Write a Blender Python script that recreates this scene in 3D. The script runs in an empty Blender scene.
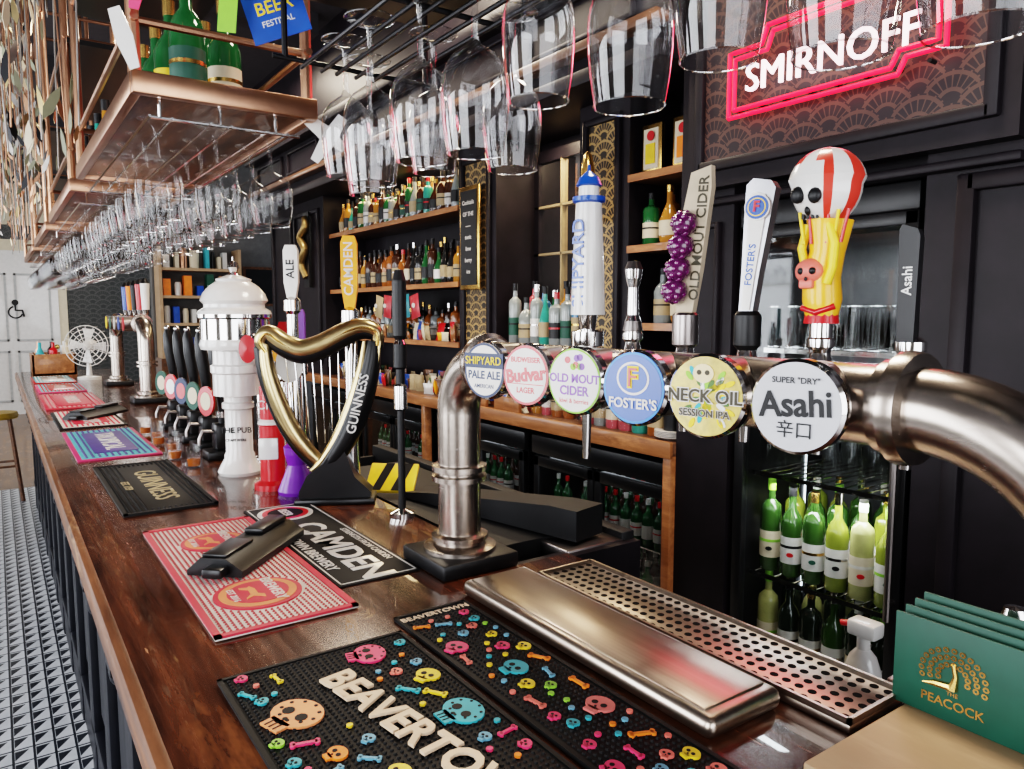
import bpy, bmesh, math, random
from mathutils import Matrix, Vector
random.seed(7)
CZ=1.595; BT=1.10
sc=bpy.context.scene
pi=math.pi
# ---------------------------------------------------------------- materials
class NT:
    def __init__(s,name):
        s.mat=bpy.data.materials.new(name); s.mat.use_nodes=True
        s.t=s.mat.node_tree; s.n=s.t.nodes; s.l=s.t.links
        s.bsdf=s.n['Principled BSDF']; s.out=s.n['Material Output']
    def node(s,ty,**k):
        nd=s.n.new(ty)
        for a,b in k.items(): setattr(nd,a,b)
        return nd
    def setin(s,nd,i,v):
        if isinstance(v,bpy.types.NodeSocket): s.l.new(v,nd.inputs[i])
        else: nd.inputs[i].default_value=v
    def m(s,op,a,b=None,c=None):
        nd=s.node('ShaderNodeMath',operation=op)
        s.setin(nd,0,a)
        if b is not None: s.setin(nd,1,b)
        if c is not None: s.setin(nd,2,c)
        return nd.outputs[0]
    def mix(s,f,a,b):
        nd=s.node('ShaderNodeMix',data_type='RGBA')
        s.setin(nd,0,f); s.setin(nd,6,a if not isinstance(a,tuple) else (*a[:3],1)); s.setin(nd,7,b if not isinstance(b,tuple) else (*b[:3],1))
        return nd.outputs[2]
    def coord(s,scale=(1,1,1),kind='Object'):
        tc=s.node('ShaderNodeTexCoord'); mp=s.node('ShaderNodeMapping')
        mp.inputs['Scale'].default_value=scale
        s.l.new(tc.outputs[kind],mp.inputs[0]); return mp.outputs[0]
    def noise(s,vec,scale,detail=4,rough=.6):
        nd=s.node('ShaderNodeTexNoise'); nd.inputs['Scale'].default_value=scale
        nd.inputs['Detail'].default_value=detail; nd.inputs['Roughness'].default_value=rough
        s.l.new(vec,nd.inputs['Vector']); return nd.outputs[0]
    def ramp(s,f,stops):
        nd=s.node('ShaderNodeValToRGB'); s.l.new(f,nd.inputs[0])
        e=nd.color_ramp.elements
        while len(e)<len(stops): e.new(.5)
        for i,(p,c) in enumerate(stops): e[i].position=p; e[i].color=(*c,1)
        return nd.outputs[0]
    def bump(s,h,st=.3,d=.01):
        nd=s.node('ShaderNodeBump'); nd.inputs['Strength'].default_value=st; nd.inputs['Distance'].default_value=d
        s.l.new(h,nd.inputs['Height']); s.l.new(nd.outputs[0],s.bsdf.inputs['Normal'])
_mc={}
def P(name,col,rough=.5,metal=0,em=0,var=.12,nscale=20,coat=0,spec=.5):
    if name in _mc: return _mc[name]
    t=NT(name); b=t.bsdf
    c=t.coord(); n=t.noise(c,nscale,3)
    dk=tuple(x*(1-var) for x in col); lt=tuple(min(1,x*(1+var)) for x in col)
    o=t.ramp(n,[(.3,dk),(.7,lt)])
    t.l.new(o,b.inputs['Base Color'])
    b.inputs['Roughness'].default_value=rough; b.inputs['Metallic'].default_value=metal
    b.inputs['Coat Weight'].default_value=coat; b.inputs['Specular IOR Level'].default_value=spec
    if em:
        t.l.new(o,b.inputs['Emission Color']); b.inputs['Emission Strength'].default_value=em
    _mc[name]=t.mat; return t.mat
def glassmat(name,tint=(1,1,1),refl=.06,edge=.55,ec=(1,1,1),pw=3.0):
    t=NT(name); t.n.remove(t.bsdf)
    tr=t.node('ShaderNodeBsdfTransparent'); tr.inputs[0].default_value=(*tint,1)
    gl=t.node('ShaderNodeBsdfGlossy'); gl.inputs[0].default_value=(*ec,1); gl.inputs['Roughness'].default_value=.03
    lw=t.node('ShaderNodeLayerWeight'); lw.inputs[0].default_value=.5
    f=t.m('POWER',lw.outputs['Facing'],pw)
    f=t.m('MULTIPLY_ADD',f,edge,refl)
    mx=t.node('ShaderNodeMixShader'); t.l.new(f,mx.inputs[0]); t.l.new(tr.outputs[0],mx.inputs[1]); t.l.new(gl.outputs[0],mx.inputs[2])
    t.l.new(mx.outputs[0],t.out.inputs[0]); return t.mat
def woodmat(name,dark,light,scale=(14,1.2,14),rough=.3,coat=.3,wear=.45,wc=None):
    t=NT(name); c=t.coord(scale); n=t.noise(c,3,6,.65)
    o=t.ramp(n,[(.3,dark),(.55,tuple((a+b)/2 for a,b in zip(dark,light))),(.72,light)])
    n2=t.noise(t.coord((6,1.5,6)),2.2,5,.7)
    w=t.ramp(n2,[(.54,(0,0,0)),(.66,(1,1,1))])
    o=t.mix(t.m('MULTIPLY',w,wear),o,wc or tuple(min(1,x*1.5+.02) for x in light))
    t.l.new(o,t.bsdf.inputs['Base Color'])
    t.bsdf.inputs['Coat Weight'].default_value=coat
    r=t.m('MULTIPLY_ADD',n,.3,rough-.12); t.l.new(r,t.bsdf.inputs['Roughness'])
    t.bump(n,.15,.004); return t.mat
def brushed(name,col,rough=.28,sc_=(4,200,4)):
    t=NT(name); n=t.noise(t.coord(sc_),2,3)
    o=t.ramp(n,[(.3,tuple(x*.88 for x in col)),(.7,col)])
    t.l.new(o,t.bsdf.inputs['Base Color']); t.bsdf.inputs['Metallic'].default_value=1
    r=t.m('MULTIPLY_ADD',n,.12,rough-.06); t.l.new(r,t.bsdf.inputs['Roughness']); return t.mat
def decomat(name,base,gold,w=.12,hor='Y'):
    t=NT(name); tc=t.node('ShaderNodeTexCoord'); sp=t.node('ShaderNodeSeparateXYZ'); t.l.new(tc.outputs['Object'],sp.inputs[0])
    u=t.m('DIVIDE',t.m('ADD',sp.outputs[hor],50),w); v=t.m('DIVIDE',t.m('ADD',sp.outputs['Z'],50),w)
    row=t.m('FLOOR',t.m('MULTIPLY',v,4))
    def dist(r):
        par=t.m('MULTIPLY',t.m('MODULO',r,2),.5)
        uu=t.m('SUBTRACT',t.m('FRACT',t.m('ADD',u,par)),.5)
        dv=t.m('SUBTRACT',v,t.m('MULTIPLY',r,.25))
        return t.m('SQRT',t.m('ADD',t.m('MULTIPLY',uu,uu),t.m('MULTIPLY',dv,dv))),uu,dv
    r1=t.m('SUBTRACT',row,1)
    dA,uA,vA=dist(r1); dB,uB,vB=dist(row)
    sel=t.m('LESS_THAN',dA,.5)
    def mixv(a,b): return t.m('ADD',t.m('MULTIPLY',sel,a),t.m('MULTIPLY',t.m('SUBTRACT',1,sel),b))
    d=mixv(dA,dB); ang=mixv(t.m('ARCTAN2',uA,vA),t.m('ARCTAN2',uB,vB))
    rings=t.m('GREATER_THAN',t.m('FRACT',t.m('MULTIPLY',d,4.2)),.74)
    rays=t.m('MULTIPLY',t.m('GREATER_THAN',t.m('FRACT',t.m('MULTIPLY',ang,3.5)),.78),t.m('GREATER_THAN',d,.2))
    f=t.m('MAXIMUM',rings,rays)
    o=t.mix(f,base,gold); t.l.new(o,t.bsdf.inputs['Base Color'])
    t.bsdf.inputs['Roughness'].default_value=.45; return t.mat
def tilemat(name):
    t=NT(name); tc=t.node('ShaderNodeTexCoord'); sp=t.node('ShaderNodeSeparateXYZ'); t.l.new(tc.outputs['Object'],sp.inputs[0])
    u=t.m('FRACT',t.m('DIVIDE',t.m('ADD',sp.outputs['X'],50),.065)); v=t.m('FRACT',t.m('DIVIDE',t.m('ADD',sp.outputs['Y'],50),.095))
    tri=t.m('MULTIPLY',t.m('GREATER_THAN',t.m('SUBTRACT',v,u),.08),t.m('GREATER_THAN',u,.15))
    tri=t.m('MULTIPLY',tri,t.m('LESS_THAN',v,.92))
    g=t.m('MAXIMUM',t.m('LESS_THAN',u,.13),t.m('LESS_THAN',v,.09))
    f=t.m('MAXIMUM',tri,g)
    n=t.noise(t.coord(),6,3)
    w=t.ramp(n,[(.3,(.5,.52,.54)),(.7,(.68,.69,.71))])
    o=t.mix(f,w,(.018,.022,.03)); t.l.new(o,t.bsdf.inputs['Base Color']); t.bsdf.inputs['Roughness'].default_value=.3
    return t.mat
BLK=P('black_paint',(.008,.008,.009),.4,var=.3,spec=.35)
DARK=P('dark_wood_paint',(.011,.008,.011),.45,var=.3,nscale=8,spec=.28)
NAVY=P('navy_panel',(.008,.009,.014),.4,var=.2,spec=.35)
RUB=P('black_rubber',(.006,.006,.0065),.6,spec=.3)
PLB=P('black_plastic',(.007,.007,.008),.32,spec=.4)
WHT=P('white_gloss',(.7,.68,.65),.22,coat=.4,var=.05)
CRM=P('cream_paint',(.66,.57,.42),.5,var=.05)
RED=P('red_gloss',(.55,.01,.014),.3,coat=.3)
PINK=P('pink',(.8,.05,.15),.45); ORG=P('orange',(.9,.22,.02),.45); YEL=P('yellow',(.85,.58,.03),.4)
CAMY=P('camden_yellow',(.92,.36,.02),.35,coat=.3)
BLU=P('blue',(.01,.075,.4),.3,coat=.3); TEAL=P('teal',(.04,.38,.45),.45); GRN=P('green_card',(.007,.07,.045),.5)
LIM=P('lime',(.25,.55,.05),.4); PUR=P('purple',(.15,.02,.34),.35,coat=.3); BERRY=P('berry',(.08,.006,.06),.2,coat=.6)
GOLD=P('gold',(.72,.45,.15),.25,1); DGOLD=P('pale_gold',(.5,.38,.2),.28,1)
CHR=P('chrome',(.68,.66,.65),.1,1,var=.03)
STLD=brushed('dark_steel',(.3,.27,.26),.3)
TRAY=brushed('tray_steel',(.46,.39,.33),.3,(120,1,120)); PIPE=brushed('pipe_steel',(.44,.385,.34),.25,(60,2,60))
COP=P('copper',(.42,.23,.15),.3,1,var=.1)
BARW=woodmat('bar_wood',(.018,.006,.003),(.13,.038,.014),rough=.2,coat=.5,wear=.55,wc=(.24,.085,.03))
EDGW=woodmat('worn_edge_wood',(.07,.025,.01),(.3,.12,.05),(4,.8,10),rough=.4,wear=.7,wc=(.5,.28,.15))
ORW=woodmat('orange_wood',(.2,.07,.02),(.45,.19,.07),(10,1,10),rough=.4)
SHW=woodmat('shelf_wood',(.05,.02,.01),(.18,.075,.03),(10,1,10),rough=.4)
PALE=woodmat('pale_wood',(.36,.23,.13),(.46,.31,.19),(3,.5,3),rough=.5,coat=0,wear=.2)
DECO=decomat('art_deco_wallpaper',(.022,.016,.011),(.38,.24,.09),.16)
DECO2=decomat('art_deco_wallpaper_dark',(.016,.01,.013),(.08,.042,.034),.17)
TILE=tilemat('patterned_floor_tile')
GL=glassmat('clear_glass',(.985,.985,.985),.025,.55,pw=5.0); GLN=glassmat('pane_glass',(.93,.95,.95),.03,.3)
GLF=glassmat('thin_wine_glass',(.98,.98,.98),.02,.75,pw=5.0)
GLW=glassmat('wine_glass_crystal',(.95,.95,.955),.055,.9,pw=3.0)
GLRIM=glassmat('glass_rim',(.95,.95,.95),.55,.3,pw=2.0)
GREENG=P('green_glass',(.015,.1,.03),.08,coat=.5)
def emi(name,c,s):
    t=NT(name); t.bsdf.inputs['Base Color'].default_value=(*c,1); t.bsdf.inputs['Emission Color'].default_value=(*c,1); t.bsdf.inputs['Emission Strength'].default_value=s; return t.mat
NEONR=emi('neon_red',(1,.006,.03),2.0); NEONW=emi('neon_white',(1,.66,.7),2.4)
LED2=emi('fridge_led',(.85,.93,1),3)
# ---------------------------------------------------------------- builder
def frame(o,x,y):
    x=Vector(x).normalized(); y=Vector(y); y=(y-x*y.dot(x)).normalized(); z=x.cross(y)
    M=Matrix.Identity(4)
    for i in range(3): M[i][0]=x[i];M[i][1]=y[i];M[i][2]=z[i];M[i][3]=o[i]
    return M
def TR(x,y,z): return Matrix.Translation((x,y,z))
_tc={}
def textmesh(s,ext,bev=0,off=.012):
    k=(s,ext,bev,off)
    if k in _tc: return _tc[k]
    cu=bpy.data.curves.new('tmp','FONT'); cu.body=s; cu.size=1; cu.extrude=ext; cu.align_x='CENTER'; cu.align_y='CENTER'
    cu.resolution_u=3; cu.offset=off; cu.bevel_depth=bev
    ob=bpy.data.objects.new('tmp',cu); sc.collection.objects.link(ob)
    dg=bpy.context.evaluated_depsgraph_get(); dg.update()
    me=bpy.data.meshes.new_from_object(ob.evaluated_get(dg))
    V=[v.co.copy() for v in me.vertices]; F=[tuple(p.vertices) for p in me.polygons]
    bpy.data.objects.remove(ob); bpy.data.meshes.remove(me); bpy.data.curves.remove(cu)
    _tc[k]=(V,F); return _tc[k]
class B:
    def __init__(s): s.V=[];s.F=[];s.M=[];s.mats=[]
    def add(s,V,F,mat,T=None):
        if mat not in s.mats: s.mats.append(mat)
        mi=s.mats.index(mat); o=len(s.V)
        if T is not None: V=[T@Vector(v) for v in V]
        s.V+= [tuple(v) for v in V]; s.F+=[tuple(i+o for i in f) for f in F]; s.M+=[mi]*len(F); return s
    def bm(s,bm,mat,T=None):
        bm.verts.index_update(); V=[v.co.copy() for v in bm.verts]; F=[tuple(v.index for v in f.verts) for f in bm.faces]; bm.free(); return s.add(V,F,mat,T)
    def box(s,a,b,mat,bev=0,T=None,seg=2):
        if bev<=0:
            x0,y0,z0=a;x1,y1,z1=b
            V=[(x0,y0,z0),(x1,y0,z0),(x1,y1,z0),(x0,y1,z0),(x0,y0,z1),(x1,y0,z1),(x1,y1,z1),(x0,y1,z1)]
            return s.add(V,[(0,3,2,1),(4,5,6,7),(0,1,5,4),(1,2,6,5),(2,3,7,6),(3,0,4,7)],mat,T)
        bm=bmesh.new(); bmesh.ops.create_cube(bm,size=1)
        for v in bm.verts:
            v.co=Vector([(a[i]+b[i])/2+v.co[i]*(b[i]-a[i]) for i in range(3)])
        bmesh.ops.bevel(bm,geom=list(bm.edges),offset=bev,segments=seg,affect='EDGES',profile=.5)
        return s.bm(bm,mat,T)
    def lathe(s,prof,mat,seg=20,T=None):
        V=[];n=len(prof)
        for r,z in prof:
            for k in range(seg):
                a=2*pi*k/seg; V.append((r*math.cos(a),r*math.sin(a),z))
        if isinstance(mat,list):
            for i in range(n-1):
                F=[(k,(k+1)%seg,seg+(k+1)%seg,seg+k) for k in range(seg)]
                s.add(V[i*seg:(i+2)*seg],F,mat[i],T)
        else:
            F=[(i*seg+k,i*seg+(k+1)%seg,(i+1)*seg+(k+1)%seg,(i+1)*seg+k) for i in range(n-1) for k in range(seg)]
            s.add(V,F,mat,T)
        m0=mat[0] if isinstance(mat,list) else mat; m1=mat[-1] if isinstance(mat,list) else mat
        if prof[0][0]>1e-5: s.add(V[:seg],[tuple(reversed(range(seg)))],m0,T)
        if prof[-1][0]>1e-5: s.add(V[-seg:],[tuple(range(seg))],m1,T)
        return s
    def shell(s,prof,mat,seg=20,T=None):
        V=[(r*math.cos(2*pi*k/seg),r*math.sin(2*pi*k/seg),z) for r,z in prof for k in range(seg)]
        return s.add(V,[(i*seg+k,i*seg+(k+1)%seg,(i+1)*seg+(k+1)%seg,(i+1)*seg+k) for i in range(len(prof)-1) for k in range(seg)],mat,T)
    def cyl(s,p0,p1,r,mat,seg=16,r2=None):
        p0=Vector(p0);p1=Vector(p1);d=p1-p0;L=d.length
        q=d.to_track_quat('Z','Y').to_matrix().to_4x4(); T=Matrix.Translation(p0)@q
        return s.lathe([(r,0),(r if r2 is None else r2,L)],mat,seg,T)
    def tube(s,pts,r,mat,seg=12,flat=1.0,T=None,up=(0,0,1)):
        pts=[Vector(p) for p in pts]; n=len(pts); rs=r if isinstance(r,(list,tuple)) else [r]*n
        V=[];nrm=None
        for i,p in enumerate(pts):
            t=(pts[min(i+1,n-1)]-pts[max(i-1,0)]).normalized()
            if nrm is None:
                u=Vector(up)
                if abs(t.dot(u))>.95: u=Vector((1,0,0))
                nrm=(u-t*u.dot(t)).normalized()
            else: nrm=(nrm-t*nrm.dot(t)).normalized()
            bn=t.cross(nrm)
            for k in range(seg):
                a=2*pi*k/seg; V.append(p+nrm*math.cos(a)*rs[i]*flat+bn*math.sin(a)*rs[i])
        F=[tuple(reversed(range(seg)))]
        for i in range(n-1):
            for k in range(seg):
                F.append((i*seg+k,i*seg+(k+1)%seg,(i+1)*seg+(k+1)%seg,(i+1)*seg+k))
        F.append(tuple((n-1)*seg+k for k in range(seg)))
        return s.add(V,F,mat,T)
    def sph(s,c,r,mat,T=None,seg=16,rings=10):
        if not isinstance(r,(tuple,list)): r=(r,r,r)
        bm=bmesh.new(); bmesh.ops.create_uvsphere(bm,u_segments=seg,v_segments=rings,radius=1)
        for v in bm.verts: v.co=Vector((c[0]+v.co.x*r[0],c[1]+v.co.y*r[1],c[2]+v.co.z*r[2]))
        return s.bm(bm,mat,T)
    def prism(s,pts,h,mat,T=None,z0=0):
        n=len(pts); V=[(x,y,z0) for x,y in pts]+[(x,y,z0+h) for x,y in pts]
        F=[tuple(reversed(range(n))),tuple(range(n,2*n))]+[(i,(i+1)%n,n+(i+1)%n,n+i) for i in range(n)]
        return s.add(V,F,mat,T)
    def disc(s,c,r,h,mat,T=None,seg=24,ry=None,rot=0):
        ry=ry or r
        pts=[(c[0]+r*math.cos(2*pi*k/seg)*math.cos(rot)-ry*math.sin(2*pi*k/seg)*math.sin(rot),c[1]+r*math.cos(2*pi*k/seg)*math.sin(rot)+ry*math.sin(2*pi*k/seg)*math.cos(rot)) for k in range(seg)]
        return s.prism(pts,h,mat,T,z0=c[2] if len(c)>2 else 0)
    def text(s,st,size,mat,T,ext=.02,sx=1,bev=0,off=.012):
        V,F=textmesh(st,ext,bev,off)
        return s.add([(v.x*size*sx,v.y*size,v.z*size) for v in V],F,mat,T)
    def make(s,name,parent=None,angle=35):
        me=bpy.data.meshes.new(name)
        xs=[v[0] for v in s.V];ys=[v[1] for v in s.V];zs=[v[2] for v in s.V]
        o=((min(xs)+max(xs))/2,(min(ys)+max(ys))/2,min(zs))
        me.from_pydata([(v[0]-o[0],v[1]-o[1],v[2]-o[2]) for v in s.V],[],s.F)
        for m in s.mats: me.materials.append(m)
        me.polygons.foreach_set('material_index',s.M)
        me.polygons.foreach_set('use_smooth',[True]*len(s.F))
        me.update(); me.set_sharp_from_angle(angle=math.radians(angle))
        ob=bpy.data.objects.new(name,me); ob.location=o; sc.collection.objects.link(ob)
        if parent: ob.parent=parent
        return ob
def arc(c,r,a0,a1,n,ax1,ax2):
    c=Vector(c);ax1=Vector(ax1);ax2=Vector(ax2)
    return [c+ax1*r*math.cos(a0+(a1-a0)*i/n)+ax2*r*math.sin(a0+(a1-a0)*i/n) for i in range(n+1)]
# ---------------------------------------------------------------- camera
th=math.radians(34.9); ph=math.radians(5.56)
Fw=Vector((math.sin(th)*math.cos(ph),math.cos(th)*math.cos(ph),-math.sin(ph))); Rt=Vector((math.cos(th),-math.sin(th),0)); Up=Rt.cross(Fw)
cam=bpy.data.cameras.new('camera'); cam.lens=26; cam.sensor_width=36; cam.clip_start=.02
co=bpy.data.objects.new('camera',cam); sc.collection.objects.link(co); sc.camera=co
M=Matrix.Identity(4)
for i in range(3): M[i][0]=Rt[i];M[i][1]=Up[i];M[i][2]=-Fw[i]
M[2][3]=CZ; co.matrix_world=M
# ---------------------------------------------------------------- room shell
CH=3.6
B().box((-3.2,-3,-.1),(4.2,8,0),TILE).make('floor')
B().box((-3.2,8,-.1),(4.2,14.2,-.0),woodmat('floor_boards',(.1,.05,.025),(.25,.14,.07),(6,.6,6),.4)).make('floor_far')
B().box((-3.2,-3,CH),(4.2,14.2,CH+.1),P('ceiling_paint',(.05,.045,.05),.6)).make('ceiling')
b=B()
for k in range(7): b.box((-3.05,1.0+k*2,CH-.14),(1.9,1.14+k*2,CH-.001),P('ceiling_beam',(.03,.027,.03),.5))
b.make('trim_1')
B().box((2.67,-3,0),(2.8,7,CH),DARK).make('wall_right')
WAL=P('plaster_wall',(.26,.24,.21),.7)
b=B(); wins=[(-1.6,.6),(1.6,3.8),(5,7.2),(9,11.5)]
y=-3.0
for a,c in wins:
    b.box((-3.2,y,0),(-3.05,a,CH),WAL); b.box((-3.2,a,0),(-3.05,c,.8),WAL); b.box((-3.2,a,2.9),(-3.05,c,CH),WAL); y=c
b.box((-3.2,y,0),(-3.05,14.2,CH),WAL); b.make('wall_left')
for i,(a,c) in enumerate(wins):
    b=B()
    for yy in (a+.03,(a+c)/2,c-.03): b.box((-3.17,yy-.03,.8),(-3.08,yy+.03,2.9),WHT)
    for zz in (.83,1.9,2.87): b.box((-3.165,a,zz-.03),(-3.085,c,zz+.03),WHT)
    b.make('window_%d'%(i+1))
b=B(); b.box((-3.2,-3.15,0),(-2,-3,CH),WAL); b.box((2,-3.15,0),(2.8,-3,CH),WAL); b.box((-2,-3.15,2.9),(2,-3,CH),WAL); b.box((-2,-3.15,0),(2,-3,.7),WAL); b.make('wall_near')
b=B()
for xx in (-1.97,-.66,.66,1.97): b.box((xx-.03,-3.12,.7),(xx+.03,-3.03,2.9),WHT)
for zz in (.73,2.2,2.87): b.box((-2,-3.11,zz-.03),(2,-3.04,zz+.03),WHT)
b.make('window_5')
b=B(); b.box((-3.2,14,0),(4.2,14.2,2.95),decomat('damask_wallpaper',(.03,.032,.031),(.07,.07,.065),.3,'X')); b.box((-3.2,14,2.95),(4.2,14.2,CH),CRM); b.make('wall_far')
b=B(); b.box((-.55,13.93,0),(.98,13.995,2.72),CRM); b.box((-.4,13.9,0),(.86,13.94,2.55),WHT)
PW=P('white_panel',(.42,.42,.41),.4)
for x0,x1 in ((-.3,.18),(.28,.76)):
    for z0,z1 in ((.2,1.0),(1.15,2.2)): 
        for (p,q,r_,s_) in ((x0,x0+.03,z0,z1),(x1-.03,x1,z0,z1),(x0,x1,z0,z0+.03),(x0,x1,z1-.03,z1)): b.box((p,13.885,r_),(q,13.905,s_),PW)
T=frame((.28,13.88,1.75),(1,0,0),(0,0,1)); b.disc((0,.0),.045,.005,BLK,T); b.tube([(0,-.04,.005),(0,-.12,.005),(.09,-.12,.005),(.11,-.22,.005)],.014,BLK,T=T)
b.tube(arc((0,-.15,.005),.09,pi*.6,pi*1.9,12,(1,0,0),(0,1,0)),.011,BLK,T=T)
b.sph((.8,13.85,1.05),.04,GOLD); b.make('door_1')
b=B(); b.box((1.45,9,0),(4.2,9.15,CH),P('grey_wall',(.1,.095,.09),.6)); b.box((2.8,6.9,0),(4.2,7,CH),DARK); b.make('wall_partition')
b=B()
for z in (1.1,1.45,1.75,2.05): b.box((1.5,8.72,z),(2.3,8.99,z+.03),PALE)
b.box((1.47,8.7,1.1),(1.5,8.99,2.3),PALE); b.box((2.3,8.7,1.1),(2.33,8.99,2.3),PALE); b.box((1.45,8.65,0),(2.4,8.99,1.1),SHW)
for z in (1.13,1.48,1.78,2.08):
    x=1.56
    while x<2.25:
        h=random.uniform(.1,.24); w=random.uniform(.02,.05)
        if random.random()<.5: b.box((x-w*.8,8.78,z),(x+w*.8,8.9,z+h),random.choice([RED,TEAL,CRM,GRN,BLU,ORG,WHT]))
        else: b.lathe([(w,0),(w*1.1,h*.8),(w*.8,h)],random.choice([WHT,BLK,COP,CRM]),12,TR(x,8.84,z))
        x+=w*2.4+.01
b.make('shelf_unit')
b=B().box((2.45,8.96,1.7),(2.85,8.995,2.1),BLK).box((2.42,8.965,1.67),(2.88,8.985,2.13),SHW); b.make('chalkboard')
# ---------------------------------------------------------------- bar counter
b=B()
b.box((.13,-1.2,BT-.045),(.82,7.4,BT),BARW,.006); b.box((.815,-1.2,BT-.045),(.95,1.16,BT-.0005),BARW,.004)
b.box((.116,-1.2,BT-.06),(.146,7.41,BT-.001),EDGW,.01)
b.box((.16,-1.2,BT-.085),(.2,7.39,BT-.045),EDGW,.008)
b.box((.235,-1.2,0),(.275,7.35,BT-.045),NAVY); b.box((.78,-1.2,0),(.8,7.35,BT-.045),DARK); b.box((.235,7.3,0),(.8,7.35,BT-.045),NAVY)
b.box((.205,-1.2,0),(.24,7.36,.16),NAVY,.008); b.box((.215,-1.2,.93),(.24,7.36,1.02),NAVY,.008); b.box((.2,-1.2,.16),(.24,7.36,.19),NAVY,.008)
y=-1.1
while y<7.3:
    b.box((.2,y,0),(.24,y+.12,.98),NAVY,.006)
    pr=[(0,0),(0,-.3),(.02,-.3),(.03,-.2),(.05,-.1),(.085,-.06),(.085,0)]
    b.prism(pr,.07,NAVY,T=frame((.215,y+.095,1.03),(-1,0,0),(0,0,1)))
    b.sph((.185,y+.06,.78),(.018,.03,.03),NAVY,seg=10,rings=6)
    b.box((.224,y+.17,.24),(.24,y+.43,.88),NAVY,.01); b.box((.216,y+.2,.28),(.235,y+.4,.84),NAVY,.01)
    y+=.48
b.make('bar_counter')
# ---------------------------------------------------------------- mats
def nubs(b,x0,y0,x1,y1,z,mat,sp=.011,r=.0035,h=.0025,T=None,skip=None):
    nx=int((x1-x0)/sp); ny=int((y1-y0)/sp)
    for i in range(nx):
        for j in range(ny):
            x=x0+(i+.5)*(x1-x0)/nx;yy=y0+(j+.5)*(y1-y0)/ny
            if skip and skip(x,yy): continue
            V=[];n=6
            for k in range(n): a=2*pi*k/n; V.append((x+r*math.cos(a),yy+r*math.sin(a),z))
            for k in range(n): a=2*pi*k/n; V.append((x+.6*r*math.cos(a),yy+.6*r*math.sin(a),z+h))
            b.add(V,[tuple(range(n,2*n))]+[(k,(k+1)%n,n+(k+1)%n,n+k) for k in range(n)],mat,T)
def rim(b,x0,y0,x1,y1,z,w,h,mat):
    b.box((x0,y0,z),(x0+w,y1,z+h),mat);b.box((x1-w,y0,z),(x1,y1,z+h),mat);b.box((x0,y0,z),(x1,y0+w,z+h),mat);b.box((x0,y1-w,z),(x1,y1,z+h),mat)
def skull(b,x,y,r,mat,rot,z):
    T=TR(x,y,z)@Matrix.Rotation(rot,4,'Z')
    b.disc((0,0),r,.003,mat,T,ry=r*.82,seg=18); b.box((-r*.45,-r*1.15,0),(r*.45,-r*.6,.003),mat,T=T)
    b.disc((-r*.35,-r*.1,.003),r*.22,.0006,RUB,T,seg=10); b.disc((r*.35,-r*.1,.003),r*.22,.0006,RUB,T,seg=10); b.disc((0,-r*.5,.003),r*.1,.0006,RUB,T,seg=6)
    if r>.02:
        for k in range(9): a=k*.7; b.disc((r*.75*math.cos(a),r*.6*math.sin(a)+.003,.003),r*.07,.0006,RUB,T,seg=7)
        for k in range(3): b.box((-r*.25+k*r*.22,-r*1.12,.003),(-r*.2+k*r*.22,-r*.75,.0036),RUB,0,T)
def bone(b,x,y,L,mat,rot,z):
    T=TR(x,y,z)@Matrix.Rotation(rot,4,'Z'); w=L*.09
    b.box((-L/2,-w,0),(L/2,w,.003),mat,T=T)
    for sx in (-1,1):
        for sy in (-1,1): b.disc((sx*L/2,sy*w),w*1.3,.003,mat,T,seg=10)
SAL=P('salmon',(.8,.17,.13),.45)
cols=[PINK,ORG,YEL,TEAL,P('sky',(.14,.36,.5),.45),SAL,LIM]
def partymat(x0,y0,x1,y1,avoid,big):
    b=B(); z=BT
    b.box((x0,y0,z),(x1,y1,z+.005),RUB,.002); rim(b,x0,y0,x1,y1,z+.004,.006,.003,RUB)
    pl=[]
    for (x,y,r,m,t) in big: skull(b,x,y,r,m,t,z+.006); pl.append((x,y,r*1.15))
    tries=0
    while tries<1500:
        tries+=1
        r=random.choice([.013,.01,.007,.016]) ; x=random.uniform(x0+.018,x1-.018);y=random.uniform(y0+.018,y1-.018)
        if avoid(x,y,r) or any((x-a)**2+(y-c)**2<(r+q+.004)**2 for a,c,q in pl): continue
        m=random.choice(cols); pl.append((x,y,r))
        if r>=.013 and random.random()<.6: bone(b,x,y,r*1.7,m,random.uniform(0,pi),z+.006)
        elif r>=.01: skull(b,x,y,r*.85,m,random.uniform(-.6,.6)-pi/2,z+.006)
        else: b.disc((x,y,z+.006),r*.6,.003,m,seg=8)
    nubs(b,x0+.008,y0+.008,x1-.008,y1-.008,z+.005,RUB,.0085,.0028,.0022)
    return b
tx0,ty0,tx1,ty1=.338,.97,.418,.47
def avoid1(x,y,r):
    t=(y-ty0)/(ty1-ty0); xc=tx0+(tx1-tx0)*t
    return abs(x-xc)<.034+r
sk1=[(.277,.855,.036,P('salmon2',(.85,.3,.12),.45),-pi/2+.3),(.285,.64,.034,PINK,-pi/2),(.415,.952,.028,PINK,-pi/2-.2),(.447,.745,.03,TEAL,-pi/2),(.455,.85,.018,YEL,-1.2)]
b=partymat(.217,.42,.488,1.0,avoid1,sk1)
CRR=P('cream_rubber',(.72,.54,.38),.5)
d=Vector((tx1-tx0,ty1-ty0,0)).normalized()
b.text('BEAVERTOWN',.062,CRR,frame(((tx0+tx1)/2,(ty0+ty1)/2,BT+.0095),d,(d.y*-1,d.x,0)),.03,sx=.98,off=.025)
b.make('bar_runner_mat')
b=partymat(.5,.42,.632,1.05,lambda x,y,r:y>1.01,[(.53,.9,.018,PINK,-1.2),(.565,.8,.02,TEAL,-1.6),(.595,.66,.02,P('salmon3',(.75,.18,.16),.45),-1.4)])
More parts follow.
